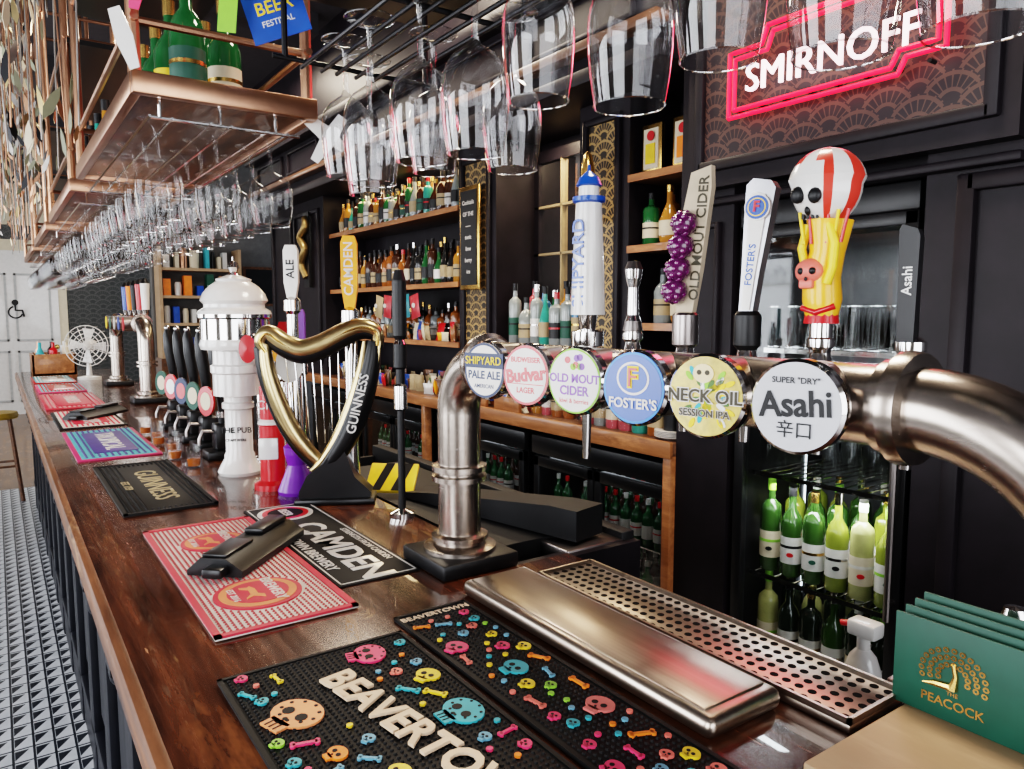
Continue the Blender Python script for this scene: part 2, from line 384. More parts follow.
b.text('BEAVERTOWN',.0185,CRR,frame((.565,1.028,BT+.007),(1,0,0),(0,1,0)),.03)
b.make('bar_runner_mat')
WR=P('white_rubber',(.6,.56,.52),.5)
RM=P('red_rubber',(.55,.03,.055),.45)
DO=P('dusty_orange',(.7,.24,.1),.5)
b=B(); z=BT+.006; b.box((.245,1.13,z-.004),(.475,1.79,z),WR,.002)
rim(b,.245,1.13,.475,1.79,z-.001,.011,.004,RM)
bd=lambda x,y:(x-.352)**2+(y-1.28)**2<.078**2 or (x-.36)**2+(y-1.63)**2<.07**2
nubs(b,.258,1.143,.462,1.777,z,P('red_nub',(.4,.05,.055),.5),.0095,.0027,.0028,skip=bd)
for k in range(2):
    cx,cy,r=((.352,1.28,.074),(.36,1.63,.066))[k]
    b.disc((cx,cy,z),r,.003,RM,seg=32); b.disc((cx,cy,z+.003),r*.88,.001,DO,seg=32); b.disc((cx,cy,z+.004),r*.7,.001,RM,seg=24)
    b.text('BREWERY',.026,WR,frame((cx+.026,cy,z+.0055),(0,-1,0),(1,0,0)),.02); b.text('EST 2016',.016,WR,frame((cx-.042,cy,z+.0055),(0,-1,0),(1,0,0)),.02)
    T=frame((cx-.012,cy,z+.005),(0,-1,0),(1,0,0))
    b.prism([(-.03,.004),(-.014,.01),(.012,.009),(.02,.018),(.034,.016),(.026,.009),(.02,.0),(.03,-.014),(.024,-.014),(.01,-.003),(-.012,-.002),(-.022,-.014),(-.03,-.014),(-.024,0)],.001,DO,T)
b.make('bar_runner_mat')
b=B(); z=BT; b.box((.482,1.235,z),(.648,1.86,z+.004),RUB,.0015); rim(b,.488,1.241,.642,1.854,z+.0035,.003,.001,WHT)
b.text('CAMDEN',.09,WHT,frame((.565,1.45,z+.0045),(0,-1,0),(1,0,0)),.01,sx=1.12,off=.02)
b.text('TOWN BREWERY',.032,WHT,frame((.507,1.45,z+.0045),(0,-1,0),(1,0,0)),.01)
b.disc((.56,1.775,z+.004),.066,.001,WHT,seg=32); b.disc((.56,1.775,z+.005),.055,.0008,RED,seg=32); b.disc((.56,1.775,z+.0055),.042,.0008,RUB,seg=32)
b.text('BEER',.03,WHT,frame((.56,1.775,z+.0065),(0,-1,0),(1,0,0)),.02)
b.text('STRENGTH FROM CAMDEN',.02,WHT,frame((.625,1.45,z+.0045),(0,-1,0),(1,0,0)),.01)
b.make('bar_runner_mat')
b=B(); b.box((.23,1.97,z),(.45,2.65,z+.005),RUB,.002); rim(b,.23,1.97,.45,2.65,z+.004,.01,.004,RUB)
nubs(b,.24,1.98,.44,2.64,z+.005,RUB,.013,.004,.003,skip=lambda x,y:abs(x-.35)<.05 and 2.0<y<2.6)
OG=P('old_gold_print',(.42,.33,.18),.5)
b.text('GUINNESS',.085,OG,frame((.35,2.3,z+.0055),(0,-1,0),(1,0,0)),.01,sx=1.05,off=0); b.text('EST. 1759',.028,OG,frame((.28,2.3,z+.0085),(0,-1,0),(1,0,0)),.01)
b.make('bar_runner_mat')
def simplemat(x0,y0,x1,y1,edge,base,mid,txt):
    b=B(); b.box((x0,y0,BT),(x1,y1,BT+.006),edge,.002); b.box((x0+.015,y0+.015,BT+.006),(x1-.015,y1-.015,BT+.0075),base)
    nubs(b,x0+.02,y0+.02,x1-.02,y1-.02,BT+.0075,mid,.02,.005,.003)
    b.box((x0+.06,y0+.1,BT+.0075),(x1-.06,y1-.1,BT+.011),mid,.002)
    b.text(txt,.09,WHT,frame(((x0+x1)/2,(y0+y1)/2,BT+.0115),(0,-1,0),(1,0,0)),.01); b.make('bar_runner_mat')
simplemat(.2,2.8,.46,3.5,P('magenta_print',(.5,.03,.12),.45),TEAL,P('indigo',(.06,.04,.2),.5),'TROPICAL')
simplemat(.2,3.62,.46,4.25,RUB,WR,RM,'RED STRIPE')
simplemat(.19,4.4,.47,5.2,RM,RED,RM,'ESTRELLA')
simplemat(.2,5.35,.46,5.95,PINK,TEAL,RED,'BEER')
simplemat(.2,6.1,.46,6.7,RED,TEAL,WHT,'CIDER')
def holder(name,cx,cy,cz,rot,L=.27,W=.11):
    b=B(); T=TR(cx,cy,cz)@Matrix.Rotation(rot,4,'Z')
    b.prism([(-W/2,0),(W/2,0),(W/2,.012),(W*.2,.034),(-W*.25,.034),(-W/2,.01)],L,PLB,T@frame((0,L/2,0),(1,0,0),(0,0,1)))
    b.box((-W*.25,-L*.48,.034),(W*.2,-L*.1,.04),PLB,.002,T); b.box((-W*.2,L*.06,.034),(W*.18,L*.47,.046),PLB,.004,T)
    b.box((-W*.1,-L*.6,.004),(W*.25,-L*.48,.022),PLB,.004,T); b.make(name)
holder('black_service_tray',.40,1.5,BT+.0095,-.75); holder('black_service_tray',.37,3.95,BT+.0115,-.7,.3,.12)
# ---------------------------------------------------------------- drip trays
b=B(); b.box((.648,.53,BT),(.785,1.085,BT+.028),TRAY,.012,seg=3); b.box((.66,.55,BT+.0275),(.773,1.07,BT+.031),TRAY,.003)
b.make('drip_tray')
b=B(); b.box((.798,.45,BT),(.925,1.06,BT+.012),TRAY,.003)
rim(b,.798,.45,.925,1.06,BT+.011,.005,.008,TRAY)
DKH=P('drain_hole',(.004,.004,.005),.8,spec=.1)
for i in range(6):
    for j in range(32):
        x=.812+i*.0198; y=.465+j*.0188
        b.disc((x,y,BT+.0118),.0058,.0008,DKH,seg=10)
b.make('perforated_drain')
# ---------------------------------------------------------------- beer font
RX=.735; PZ=CZ-.094
def font(y0,y1,x=RX,r=.042,R=.1,R0=.1,z=PZ):
    b=B()
    pts=[(x,y1,BT+.01),(x,y1,z-R)]+arc((x,y1-R,z-R),R,0,pi/2,10,(0,1,0),(0,0,1))[1:]
    pts+=arc((x,y0+R0,z-R0),R0,pi/2,pi,14,(0,1,0),(0,0,1)); pts+=[(x,y0,BT+.01)]
    b.tube(pts,r,PIPE,32,up=(1,0,0))
    for yy in (y0,y1):
        b.box((x-.085,yy-.085,BT),(x+.085,yy+.085,BT+.03),BLK,.006)
        b.lathe([(r+.03,0),(r+.03,.008),(r+.008,.014),(r+.008,.02),(r+.014,.022),(r+.014,.03),(r+.003,.034)],PIPE,32,TR(x,yy,BT+.03))
        for zz in (z-.235,z-.215): b.lathe([(r,0),(r+.012,.002),(r+.012,.012),(r,.014)],PIPE,32,TR(x,yy,zz))
    for yy,sg in ((y0+R0+.008,1),(y1-R-.005,-1)):
        T=frame((x,yy,z),(1,0,0),(0,0,-1)) if sg>0 else frame((x,yy,z),(1,0,0),(0,0,1))
        b.lathe([(r,-.012),(r+.013,-.01),(r+.015,-.002),(r+.015,.006),(r+.006,.01),(r+.006,.022),(r,.024)],PIPE,32,T)
    return b
ybs=[1.013,.898,.784,.669,.555,.44]
fb=font(.185,1.235,R0=.175)
tilt=math.radians(12)
nx=Vector((-math.cos(tilt),-math.sin(tilt),0)); hx=Vector((math.sin(tilt),-math.cos(tilt),0))
BR=.0465
yb2=P('badge_tan',(.62,.46,.12),.3,coat=.2,var=.3,nscale=60)
BADGE=P('badge_white',(.72,.69,.65),.4,var=.03)
NV=P('navy',(.015,.035,.1),.4); INK=P('olive_ink',(.04,.03,.01),.5)
for i,yb in enumerate(ybs):
    c=Vector((.655,yb,PZ)); T=frame(c,hx,(0,0,1))
    fb.lathe([(BR*.9,-.075),(BR*.9,-.02),(BR*.98,-.018),(BR+.002,-.012),(BR+.002,0),(BR*.97,.003)],[STLD,STLD,CHR,CHR,CHR],40,T)
    face=[BADGE,BADGE,BADGE,BLU,yb2,P('badge_grey',(.5,.5,.52),.4,var=.03)][i]
    fb.disc((0,0,.003),BR*.97,.001,face,T,seg=40)
    def ring(r0,m,zz): fb.disc((0,0,zz),r0,.0004,m,T,seg=40)
    z=.0043
    if i==0:
        ring(.045,NV,z); ring(.041,BADGE,z+.0004); fb.box((-.044,.004,z),(.044,.028,z+.002),NV,0,T); fb.text('SHIPYARD',.018,YEL,T@TR(0,.0155,z+.003),.01)
        fb.text('PALE ALE',.018,NV,T@TR(0,-.008,z+.001),.01,off=.025); fb.text('AMERICAN',.009,NV,T@TR(0,-.026,z+.001),.01)
    if i==1:
        ring(.045,RED,z); ring(.041,BADGE,z+.0004); fb.text('Budvar',.028,RED,T@TR(0,0,z+.001)@Matrix.Rotation(.12,4,'Z'),.01,off=.04); fb.text('BUDWEISER',.011,RED,T@TR(0,.023,z+.001),.01,off=.03); fb.text('LAGER',.012,RED,T@TR(0,-.023,z+.001),.01,off=.03)
        fb.box((-.036,-.014,z),(.036,-.0128,z+.001),RED,0,T)
    if i==2:
        ring(.045,LIM,z); ring(.0425,BADGE,z+.0004); fb.text('OLD MOUT',.0165,PUR,T@TR(0,.003,z+.001),.01,off=.03); fb.text('CIDER',.0178,PUR,T@TR(0,-.014,z+.001),.01,off=.03)
        fb.text('kiwi & berries',.009,RED,T@TR(0,-.028,z+.001),.01)
        for q in range(7): fb.disc((random.uniform(-.014,.014),random.uniform(.019,.034),z+.0004),.005,.001,[PUR,RED,LIM][q%3],T,seg=10)
    if i==3:
        ring(.045,P('lightblue',(.04,.2,.6),.3),z); ring(.042,BLU,z+.0004); fb.disc((0,.012,z+.0008),.024,.0006,BADGE,T,seg=30,ry=.021); fb.disc((0,.012,z+.0014),.021,.0005,BLU,T,seg=30,ry=.018); fb.text('F',.036,YEL,T@TR(0,.0122,z+.0024),.008,off=.05); fb.text('F',.034,RED,T@TR(0,.0122,z+.0034),.012,off=.0)
        fb.text("FOSTER'S",.0175,BADGE,T@TR(0,-.02,z+.002),.01,off=.025)
    if i==4:
        for q in range(40): a=random.uniform(0,6.28);rr=random.uniform(.01,.036); fb.disc((rr*math.cos(a),rr*math.sin(a),z),.0065,.0005,[LIM,YEL,WHT,P('leaf_dark',(.08,.16,.03),.5),TEAL,YEL][q%6],T,seg=10,ry=.003,rot=a)
        fb.text('NECK OIL',.0205,BADGE,T@TR(0,-.0003,z+.0014),.01,off=.07); fb.text('SESSION IPA',.0115,BADGE,T@TR(0,-.0195,z+.0014),.01,off=.07)
        fb.text('NECK OIL',.0205,INK,T@TR(0,-.0003,z+.0024),.01,off=.02); fb.text('SESSION IPA',.0115,INK,T@TR(0,-.0195,z+.0022),.01,off=.02)
        fb.disc((-.002,.026,z),.013,.001,P('skull_pale',(.75,.6,.35),.4),T,seg=14,ry=.011); fb.disc((-.007,.027,z+.001),.003,.0005,INK,T,seg=8); fb.disc((.003,.027,z+.001),.003,.0005,INK,T,seg=8)
    if i==5:
        fb.text('Asahi',.0365,BLK,T@TR(0,.002,z+.001)@Matrix.Rotation(.07,4,'Z'),.012,sx=.92,off=.02); fb.text('SUPER "DRY"',.0085,BLK,T@TR(0,.0265,z+.001),.01); fb.text('辛口',.019,BLK,T@TR(0,-.024,z+.001),.01,off=.0)
fb.make('beer_font')
HX=.872
def tapbody(b,y,sp=.09):
    b.cyl((RX+.042,y,PZ),(HX+.005,y,PZ),.012,CHR)
    b.lathe([(.016,-.03),(.02,-.02),(.02,.02),(.015,.03),(.012,.045),(.017,.05),(.017,.06),(.009,.066)],CHR,20,TR(HX,y,PZ+.0))
    b.tube([(HX,y,PZ-.02),(HX,y,PZ-sp*.6),(HX,y,PZ-sp)],[.011,.009,.007],CHR)
H0=PZ+.06
tapname='beer_tap'
b=B(); y=ybs[0]; tapbody(b,y,.17)
b.lathe([(.012,0),(.03,.005),(.03,.03),(.014,.034),(.018,.06),(.024,.065)],[CHR]*5,24,TR(HX,y,H0-.03))
T=TR(HX,y,H0+.03)
b.lathe([(.031,0),(.028,.09),(.023,.195),(.029,.198),(.029,.206),(.018,.208),(.018,.224),(.023,.226),(.017,.24),(.003,.252),(.002,.262)],[WHT,WHT,BLU,BLU,BLU,WHT,BLU,BLU,BLU,BLU],24,T)
b.text('SHIPYARD',.034,BLU,frame(Vector((HX,y,H0+.12))+nx*.028,(0,0,1),-hx),.03); b.make(tapname)
b=B(); y=ybs[1]; tapbody(b,y); b.lathe([(.014,0),(.017,.004),(.014,.02),(.01,.03),(.009,.075),(.013,.09),(.015,.105),(.01,.118),(0.0,.12)],[CHR,STLD,CHR,CHR,CHR,CHR,STLD,CHR],20,TR(HX,y,H0)); b.make(tapname)
b=B(); y=ybs[2]; tapbody(b,y); b.lathe([(.012,-.02),(.02,-.015),(.02,.03),(.016,.034)],[STLD]*3,20,TR(HX,y,H0))
T=frame((HX,y,H0+.02),hx,(0,0,1))@Matrix.Rotation(-.08,4,'Z')
b.prism([(-.014,0),(.012,0),(.02,.08),(.026,.2),(.022,.232),(-.01,.222),(-.02,.15),(-.016,.07)],.012,P('driftwood',(.5,.41,.3),.6),T,z0=-.006)
b.text('OLD MOUT CIDER',.022,INK,T@TR(.014,.125,.007)@Matrix.Rotation(pi/2,4,'Z'),.02)
DRU=P('berry_drupe',(.15,.012,.11),.18,coat=.6)
for q in range(4):
    cx,cy=(-.014+.002*q,.045+q*.034); R=.0195
    b.sph((cx,cy,.016),R,BERRY,T)
    for k in range(26):
        a=k*2.4; zz=1-2*(k+.5)/26; rr=math.sqrt(1-zz*zz); b.sph((cx+R*.82*rr*math.cos(a),cy+R*.82*rr*math.sin(a),.018+R*.82*zz),R*.25,DRU,T,8,5)
b.make(tapname)
b=B(); y=ybs[3]; tapbody(b,y); b.lathe([(.012,-.02),(.019,-.012),(.019,.03),(.014,.036)],[BLK]*3,20,TR(HX,y,H0))
T=frame((HX,y,H0+.03),hx,(0,0,1))@Matrix.Rotation(-.1,4,'Z')
V=[(-.01,0),(.01,0),(.013,.06),(.019,.14),(.021,.175),(.014,.184),(-.012,.187),(-.021,.178),(-.019,.14),(-.013,.06)]
SG=P('silver_grey',(.42,.42,.44),.28,.8)
b.prism(V,.018,SG,T,z0=-.009); b.prism([(v[0]*.6,v[1]*.86+.008) for v in V],.002,WHT,T,z0=.009)
b.disc((0,.148,.009),.0185,.004,BADGE,T,ry=.018); b.disc((0,.148,.013),.0165,.001,BLU,T,ry=.016); b.disc((0,.148,.0135),.013,.001,YEL,T,ry=.0125); b.disc((0,.148,.014),.0115,.001,BLU,T,ry=.011); b.text('F',.02,RED,T@TR(0,.148,.016),.02,off=.03)
b.text("FOSTER'S",.014,BLU,T@TR(0,.07,.0115)@Matrix.Rotation(pi/2,4,'Z'),.02); b.make(tapname)
OY=P('golden_orange',(.88,.42,.02),.35,coat=.3)
b=B(); y=ybs[4]; tapbody(b,y); b.lathe([(.012,-.02),(.014,-.012),(.014,.03),(.011,.036)],[CHR]*3,20,TR(HX,y,H0))
T=frame((HX,y,H0+.02),hx,(0,0,1))
b.tube([(0,0,0),(0,.03,0),(-.002,.06,0),(.004,.09,0),(.006,.13,0)],[.018,.024,.023,.021,.028],OY,T=T,seg=16)
b.tube([(0,0,0),(0,.012,0)],[.022,.02],RED,T=T)
b.tube([(-.02,.02,.012),(0,.014,.022),(.02,.022,.012)],.004,RED,T=T)
b.sph((-.010,.066,.016),(.019,.017,.016),SAL,T); b.box((-.02,.044,.014),(-.002,.056,.03),SAL,.003,T)
for dx,dy in ((-.017,.066),(-.003,.066)): b.sph((dx,dy,.029),(.0048,.005,.004),BLK,T,10,6)
b.sph((-.01,.056,.031),(.0022,.003,.002),BLK,T,8,5)
b.tube([(.012,.05,.02),(.018,.07,.02),(.02,.1,.02),(.012,.125,.02)],.006,YEL,T=T); b.tube([(-.02,.075,.01),(-.024,.095,.012),(-.016,.125,.014)],.0055,YEL,T=T)
for k in range(6): b.tube([(-.018+k*.009,.1,.02),(-.024+k*.012,.14,.022)],.0022,RED if k%2 else YEL,T=T)
bc=Vector((.0,.172,0)); R=.047
n=24; m_=16
V=[];F={0:[],1:[]}
for j in range(m_+1):
    for k in range(n):
        p=pi*j/m_; a=2*pi*k/n; s_=math.sin(p)*(1 if j<m_/2 else .9); V.append((bc.x+R*s_*math.cos(a),bc.y+R*math.cos(p)*1.02,bc.z+R*s_*math.sin(a)))
for j in range(m_):
    for k in range(n): F[1 if (k%4<2 and (j<5 or not 5<=k<=11)) else 0].append((j*n+k,j*n+(k+1)%n,(j+1)*n+(k+1)%n,(j+1)*n+k))
b.add(V,F[0],WHT,T); b.add(V,F[1],P('coral_red',(.65,.05,.03),.3,coat=.3),T)
for sx,sy,r1,r2 in ((-.022,.16,.0095,.011),(.001,.157,.0085,.01),(-.011,.141,.004,.006)): 
    zz=math.sqrt(max(.0001,R*R-sx*sx-(sy-bc.y)**2)); b.sph((sx,sy,zz-.004),(r1,r2,.006),BLK,T,12,8)
for k in range(4): b.box((-.02+k*.006,.131,.02),(-.017+k*.006,.137,.0265),BLK,0,T)
b.make(tapname)
b=B(); y=ybs[5]; tapbody(b,y); 
T=frame((HX-.01,y,H0),hx,(0,0,1))
b.prism([(-.009,0),(.009,0),(.011,.12),(.008,.128),(-.008,.134),(-.011,.128)],.018,PLB,T,z0=-.009); b.text('Asahi',.015,WHT,T@TR(0,.07,.0095)@Matrix.Rotation(pi/2,4,'Z'),.02); b.make(tapname)
# ---------------------------------------------------------------- far beer font
fb=font(4.5,5.7,x=.68,z=PZ+.03)
for k in range(5):
    yb=4.72+k*.19; T=frame((.6,yb,PZ+.03),(0,-1,0),(0,0,1)); fb.lathe([(.04,-.07),(.042,0)],STLD,20,T); fb.disc((0,0,0),.04,.003,[RED,BLU,WHT,GRN,YEL][k],T)
    fb.lathe([(.012,0),(.02,.05),(.026,.2),(.01,.23)],[CHR,[WHT,RED,BLK,ORG,BLU][k],BLK],14,TR(.72,yb,PZ+.06))
fb.make('beer_font')
# ---------------------------------------------------------------- ceramic tap tower
b=B(); T=TR(.6,2.33,BT)
b.lathe([(.062,0),(.066,.01),(.056,.03),(.045,.05),(.045,.06),(.04,.07),(.04,.2),(.047,.205),(.047,.22),(.04,.225),(.04,.24),(.07,.245),(.07,.31),(.076,.315),(.076,.335),(.068,.34),(.068,.38),(.1,.385),(.104,.4),(.1,.415)],WHT,32,T)
b.lathe([(.1,.415),(.1,.475),(.108,.48),(.108,.49)],CHR,32,T)
b.lathe([(.108,.49),(.104,.5),(.088,.51),(.088,.52),(.098,.53),(.09,.552),(.07,.575),(.05,.588),(.052,.595),(.03,.603),(.02,.607)],WHT,32,T)
b.lathe([(.02,.607),(.01,.615),(.018,.63),(.014,.645),(.004,.65),(.003,.662),(0,.665)],CHR,20,T)
b.text('THE PUB',.024,BLK,frame((.6-.02,2.33-.0385,BT+.14),(.9,-.43,0),(0,0,1)),.06)
b.text('CRAFT BEERS',.010,BLK,frame((.6-.02,2.33-.0385,BT+.11),(.9,-.43,0),(0,0,1)),.1)
for k,(dx,m) in enumerate(((-.0,RED),(.075,CAMY))):
    b.lathe([(.0,0),(.024,0.001),(.024,.012),(0,.014)],[CHR,CHR,m],24,frame((.6+dx,2.2,BT+.39),(.9,-.43,0),(0,0,1))@Matrix.Scale(1.7 ,4,(0,1,0)))
b.cyl((.6,2.27,BT+.39),(.6,2.2,BT+.39),.02,CHR); b.cyl((.65,2.29,BT+.39),(.675,2.2,BT+.39),.015,CHR)
b.make('ceramic_beer_tower')
def simpletap(x,y,h,m1,m2,r=.03):
    b=B(); T=TR(x,y,BT); b.lathe([(r*1.5,0),(r*1.5,.015),(r,.025),(r,h*.5),(r*1.1,h*.51),(r*1.1,h*.53),(r*.9,h*.55),(r*.9,h*.8),(r*.5,h*.84),(r*.4,h)],[m1,m1,m1,m1,m2,m2,m1,m1,CHR],20,T)
    return b
b=simpletap(.625,2.08,.36,RED,WHT,.034); b.text('Cruz',.035,WHT,frame((.61,2.045,BT+.24),(.9,-.43,0),(0,0,1)),.04); b.box((-.026,-.03,0),(.026,.03,.012),WHT,.003,frame((.605,2.045,BT+.12),(.9,-.43,0),(0,0,1))); b.make('beer_tap_column')
b=B(); T=TR(.66,1.98,BT); b.lathe([(.05,0),(.052,.01),(.035,.05),(.024,.08),(.032,.11),(.034,.13),(.02,.14),(.018,.34)],[PUR]*6+[CHR],20,T); b.disc((0,0),.035,.015,WHT,frame((.64,1.95,BT+.36),(.9,-.43,0),(0,0,1)),ry=.05); b.make('beer_tap_column')
def tallhandle(x,y,z0,h,w,m,txt=None,tm=None):
    b=B(); b.lathe([(.03,0),(.03,.01),(.018,.015),(.016,z0-BT-.05),(.024,z0-BT-.04),(.024,z0-BT-.01),(.01,z0-BT)],CHR,16,TR(x,y,BT))
    T=frame((x,y,z0-.005),(.85,-.52,0),(0,0,1))
    b.prism([(-w*.3,0),(w*.3,0),(w*.5,h*.3),(w*.5,h*.9),(w*.35,h),(-w*.35,h),(-w*.5,h*.9),(-w*.5,h*.3)],.02,m,T,z0=-.01)
    if txt: b.text(txt,w*.8,tm,T@TR(0,h*.55,.011)@Matrix.Rotation(pi/2,4,'Z'),.02)
    b.make('beer_tap')
tallhandle(.775,1.86,1.61,.19,.042,CAMY,'CAMDEN',WHT)
tallhandle(.70,2.1,1.64,.15,.04,WHT,'ALE',BLK)
tallhandle(.77,2.25,1.45,.16,.035,PUR); tallhandle(.77,2.4,1.42,.15,.035,RED); tallhandle(.72,2.5,1.46,.16,.04,TEAL)
b=B(); x,y=.79,1.6; 
b.lathe([(.03,0),(.03,.012),(.009,.02),(.009,.26),(.016,.265),(.016,.32),(.011,.325),(.011,.36),(.016,.365),(.016,.42),(.011,.43),(.017,.44),(.017,.57),(.01,.595),(.0,.597)],[CHR,CHR,BLK,BLK,CHR,BLK,BLK,BLK,BLK,CHR,BLK,BLK,BLK,BLK],20,TR(x,y,BT))
b.make('beer_tap')
for k in range(5):
    b=B(); x,y=.6,2.62+k*.2
    b.box((x-.04,y-.05,BT),(x+.08,y+.05,BT+.03),PLB,.006)
    b.box((x-.01,y-.035,BT+.03),(x+.05,y+.035,BT+.12),PLB,.01)
    b.tube([(x+.02,y,BT+.1),(x+.02,y,BT+.18),(x+.015,y,BT+.26),(x+.005,y,BT+.34),(x,y,BT+.4),(x,y,BT+.43)],[.012,.013,.019,.022,.018,.008],PLB,16)
    b.lathe([(.02,0),(.02,.02)],CHR,16,TR(x+.02,y,BT+.14)); b.sph((x,y,BT+.43),.012,CHR)
    b.tube([(x-.0,y,BT+.09),(x-.045,y,BT+.095),(x-.055,y,BT+.07),(x-.055,y,BT+.05)],.007,STLD)
    T=frame((x-.03,y-.02,BT+.2),(.6,-.8,0),(0,0,1)); b.disc((0,0),.032,.008,[RED,GRN,NV,RED,GRN][k],T,ry=.05); b.disc((0,0,.008),.02,.001,[CRM,CRM,RED,WHT,CRM][k],T,ry=.03)
    b.make('hand_pump')
# harp beer font
b=B(); T=frame((.705,1.83,BT),(.88,-.47,0),(0,0,1)); s=.00262
def Q(l): return [((px-330)*s,(503-py)*s,0) for px,py in l]
def smooth(l,n=5):
    out=[]
    for i in range(len(l)-1):
        p0=l[max(i-1,0)];p1=l[i];p2=l[i+1];p3=l[min(i+2,len(l)-1)]
        for k in range(n):
            t=k/n; out.append(tuple(.5*((2*p1[j])+(-p0[j]+p2[j])*t+(2*p0[j]-5*p1[j]+4*p2[j]-p3[j])*t*t+(-p0[j]+3*p1[j]-3*p2[j]+p3[j])*t**3) for j in range(len(p1))))
    out.append(l[-1]); return out
neck=smooth(Q([(270,352),(265,342),(272,334),(287,344),(303,350),(322,345),(345,333),(362,328),(375,333),(376,346)]))
rr=[.013+.014*math.sin(pi*i/(len(neck)-1)) for i in range(len(neck))]
b.tube(neck,rr,DGOLD,16,T=T,up=(0,0,1)); b.tube([(p[0],p[1]-.009,-.006) for p in neck],[r*1.08 for r in rr],PLB,14,T=T,up=(0,0,1))
b.tube([(p[0],p[1]-.001,.5*rr[i]+.009) for i,p in enumerate(neck)],.004,GOLD,8,T=T)
pil=smooth(Q([(268,345),(271,372),(279,400),(291,428),(306,450),(322,466)])); b.tube(pil,[.014+.009*math.sin(pi*i/(len(pil)-1)) for i in range(len(pil))],DGOLD,14,T=T)
b.tube([(p[0]-.011,p[1]-.006,-.01) for p in pil],.019,PLB,14,T=T)
sb=smooth(Q([(372,342),(368,368),(359,400),(346,432),(330,458),(318,470)])); b.tube(sb,[.018+.016*math.sin(pi*i/(len(sb)-1)) for i in range(len(sb))],PLB,14,T=T)
b.tube([(p[0]-.022,p[1],.012) for p in sb],[.005+.009*math.sin(pi*i/(len(sb)-1)) for i in range(len(sb))],DGOLD,10,T=T); b.tube([(p[0]+.018,p[1],.01) for p in sb],.005,DGOLD,10,T=T)
b.text('GUINNESS',.034,WHT,T@TR((357-330)*s,(503-403)*s,.0335)@Matrix.Rotation(pi/2-.25,4,'Z'),.03)
for k in range(9):
    t=k/8; x0=287+t*68; yt=350-max(0,(x0-320))*.35; xb=x0*.65+ 325*.35-6+t*14; yb=395+40*math.sin(pi*(.25+.5*t)) 
    b.tube(Q([(x0,yt),(min(xb,350),yb+8)]),.0016,CHR,6,T=T)
b.prism([((u-330)*s,(503-v)*s) for u,v in [(298,503),(366,503),(368,492),(352,476),(346,458),(338,440),(322,462),(306,474),(298,490)]],.07,PLB,T,z0=-.045)
b.box((-.095,0,-.055),(.11,.016,.04),PLB,.005,T)
b.make('harp_beer_font')
for k,(x,y) in enumerate(((.5,2.5),(.475,2.67),(.5,2.84),(.48,3.0),(.5,3.15),(.48,3.3))):
    b=B(); b.lathe([(0,.0),(.02,0),(.024,.07),(.022,.07),(.0185,.006),(0,.006)],GL,18,TR(x,y,BT)); b.lathe([(.0,.007),(.018,.007),(.0205,.03),(0,.031)],P('ale',(.35,.1,.02),.1),16,TR(x,y,BT)); b.make('sample_glass')
# fan
b=B(); T=frame((.56,6.3,BT+.25),(.9,-.43,0),(0,0,1))
b.lathe([(.08,0),(.08,.02),(.02,.03),(.015,.12)],WHT,24,TR(.56,6.3,BT))
for r in (.15,.12,.09,.06,.03):
    b.tube(arc((0,0,.03),r,0,2*pi,28,(1,0,0),(0,1,0)),.003,WHT,6,T=T)
for k in range(16): a=2*pi*k/16; b.tube([(0,0,.045),(.15*math.cos(a),.15*math.sin(a),.03),(.15*math.cos(a),.15*math.sin(a),-.04)],.002,WHT,5,T=T)
for k in range(4):
    a=pi/2*k; b.prism([(.02,-.01),(.12,-.05),(.13,.03),(.02,.01)],.003,WHT,T@Matrix.Rotation(a,4,'Z')@Matrix.Rotation(.3,4,'X'))
b.sph((0,0,-.04),(.05,.05,.06),WHT,T); b.make('desk_fan')
b=B(); 
for (x0,x1,y0,y1) in ((.22,.24,6.8,7.2),(.5,.52,6.8,7.2),(.22,.52,6.8,6.82),(.22,.52,7.18,7.2)): b.box((x0,y0,BT),(x1,y1,BT+.17),ORW,.003)
b.box((.22,6.8,BT),(.52,7.2,BT+.02),ORW); 
for k in range(6): b.lathe([(.03,0),(.03,.15+.03*(k%3)),(.012,.2),(.012,.24)],[TEAL,RED,CRM,COP,BLK,WHT][k],12,TR(.28+.09*(k%3),6.88+.2*(k//3),BT+.02))
b.make('condiment_crate')
# sink unit
SK=P('sink_black',(.008,.008,.009),.5,spec=.3)
b=B(); b.box((.83,1.22,.0),(1.2,2.6,.9),SK); b.box((.83,1.22,.9),(.85,2.6,1.07),SK); b.box((1.16,1.22,.9),(1.2,2.6,1.09),SK,.004); b.box((.83,1.2,0.0),(1.2,1.24,1.07),DARK); b.box((.85,2.58,0.9),(1.16,2.6,1.05),SK)
b.prism([(.86,1.32),(1.14,1.32),(1.14,2.3),(.86,2.3)],.05,SK,z0=1.03)
b.box((1.0,1.22,1.03),(1.19,1.36,1.075),STLD,.004)
b.make('back_bar_sink_unit')
b=B(); T=frame((.91,1.9,1.12),(.75,-.66,0),(.35,.5,.5))
b.box((-.07,-.05,0),(.07,.05,.012),YEL,.003,T)
for k in range(2): b.prism([(-.05+k*.055,-.048),(-.025+k*.055,-.048),(.0+k*.055,.048),(-.025+k*.055,.048)],.001,BLK,T,z0=.012)
b.make('caution_sign')
b=B(); b.prism([(0,0),(.62,0),(.62,.012),(.5,.03),(.08,.07),(0,.07)],.1,SK,frame((1.04,1.24,1.083),(-.22,.97,0),(0,0,1))); b.make('black_bar_caddy')
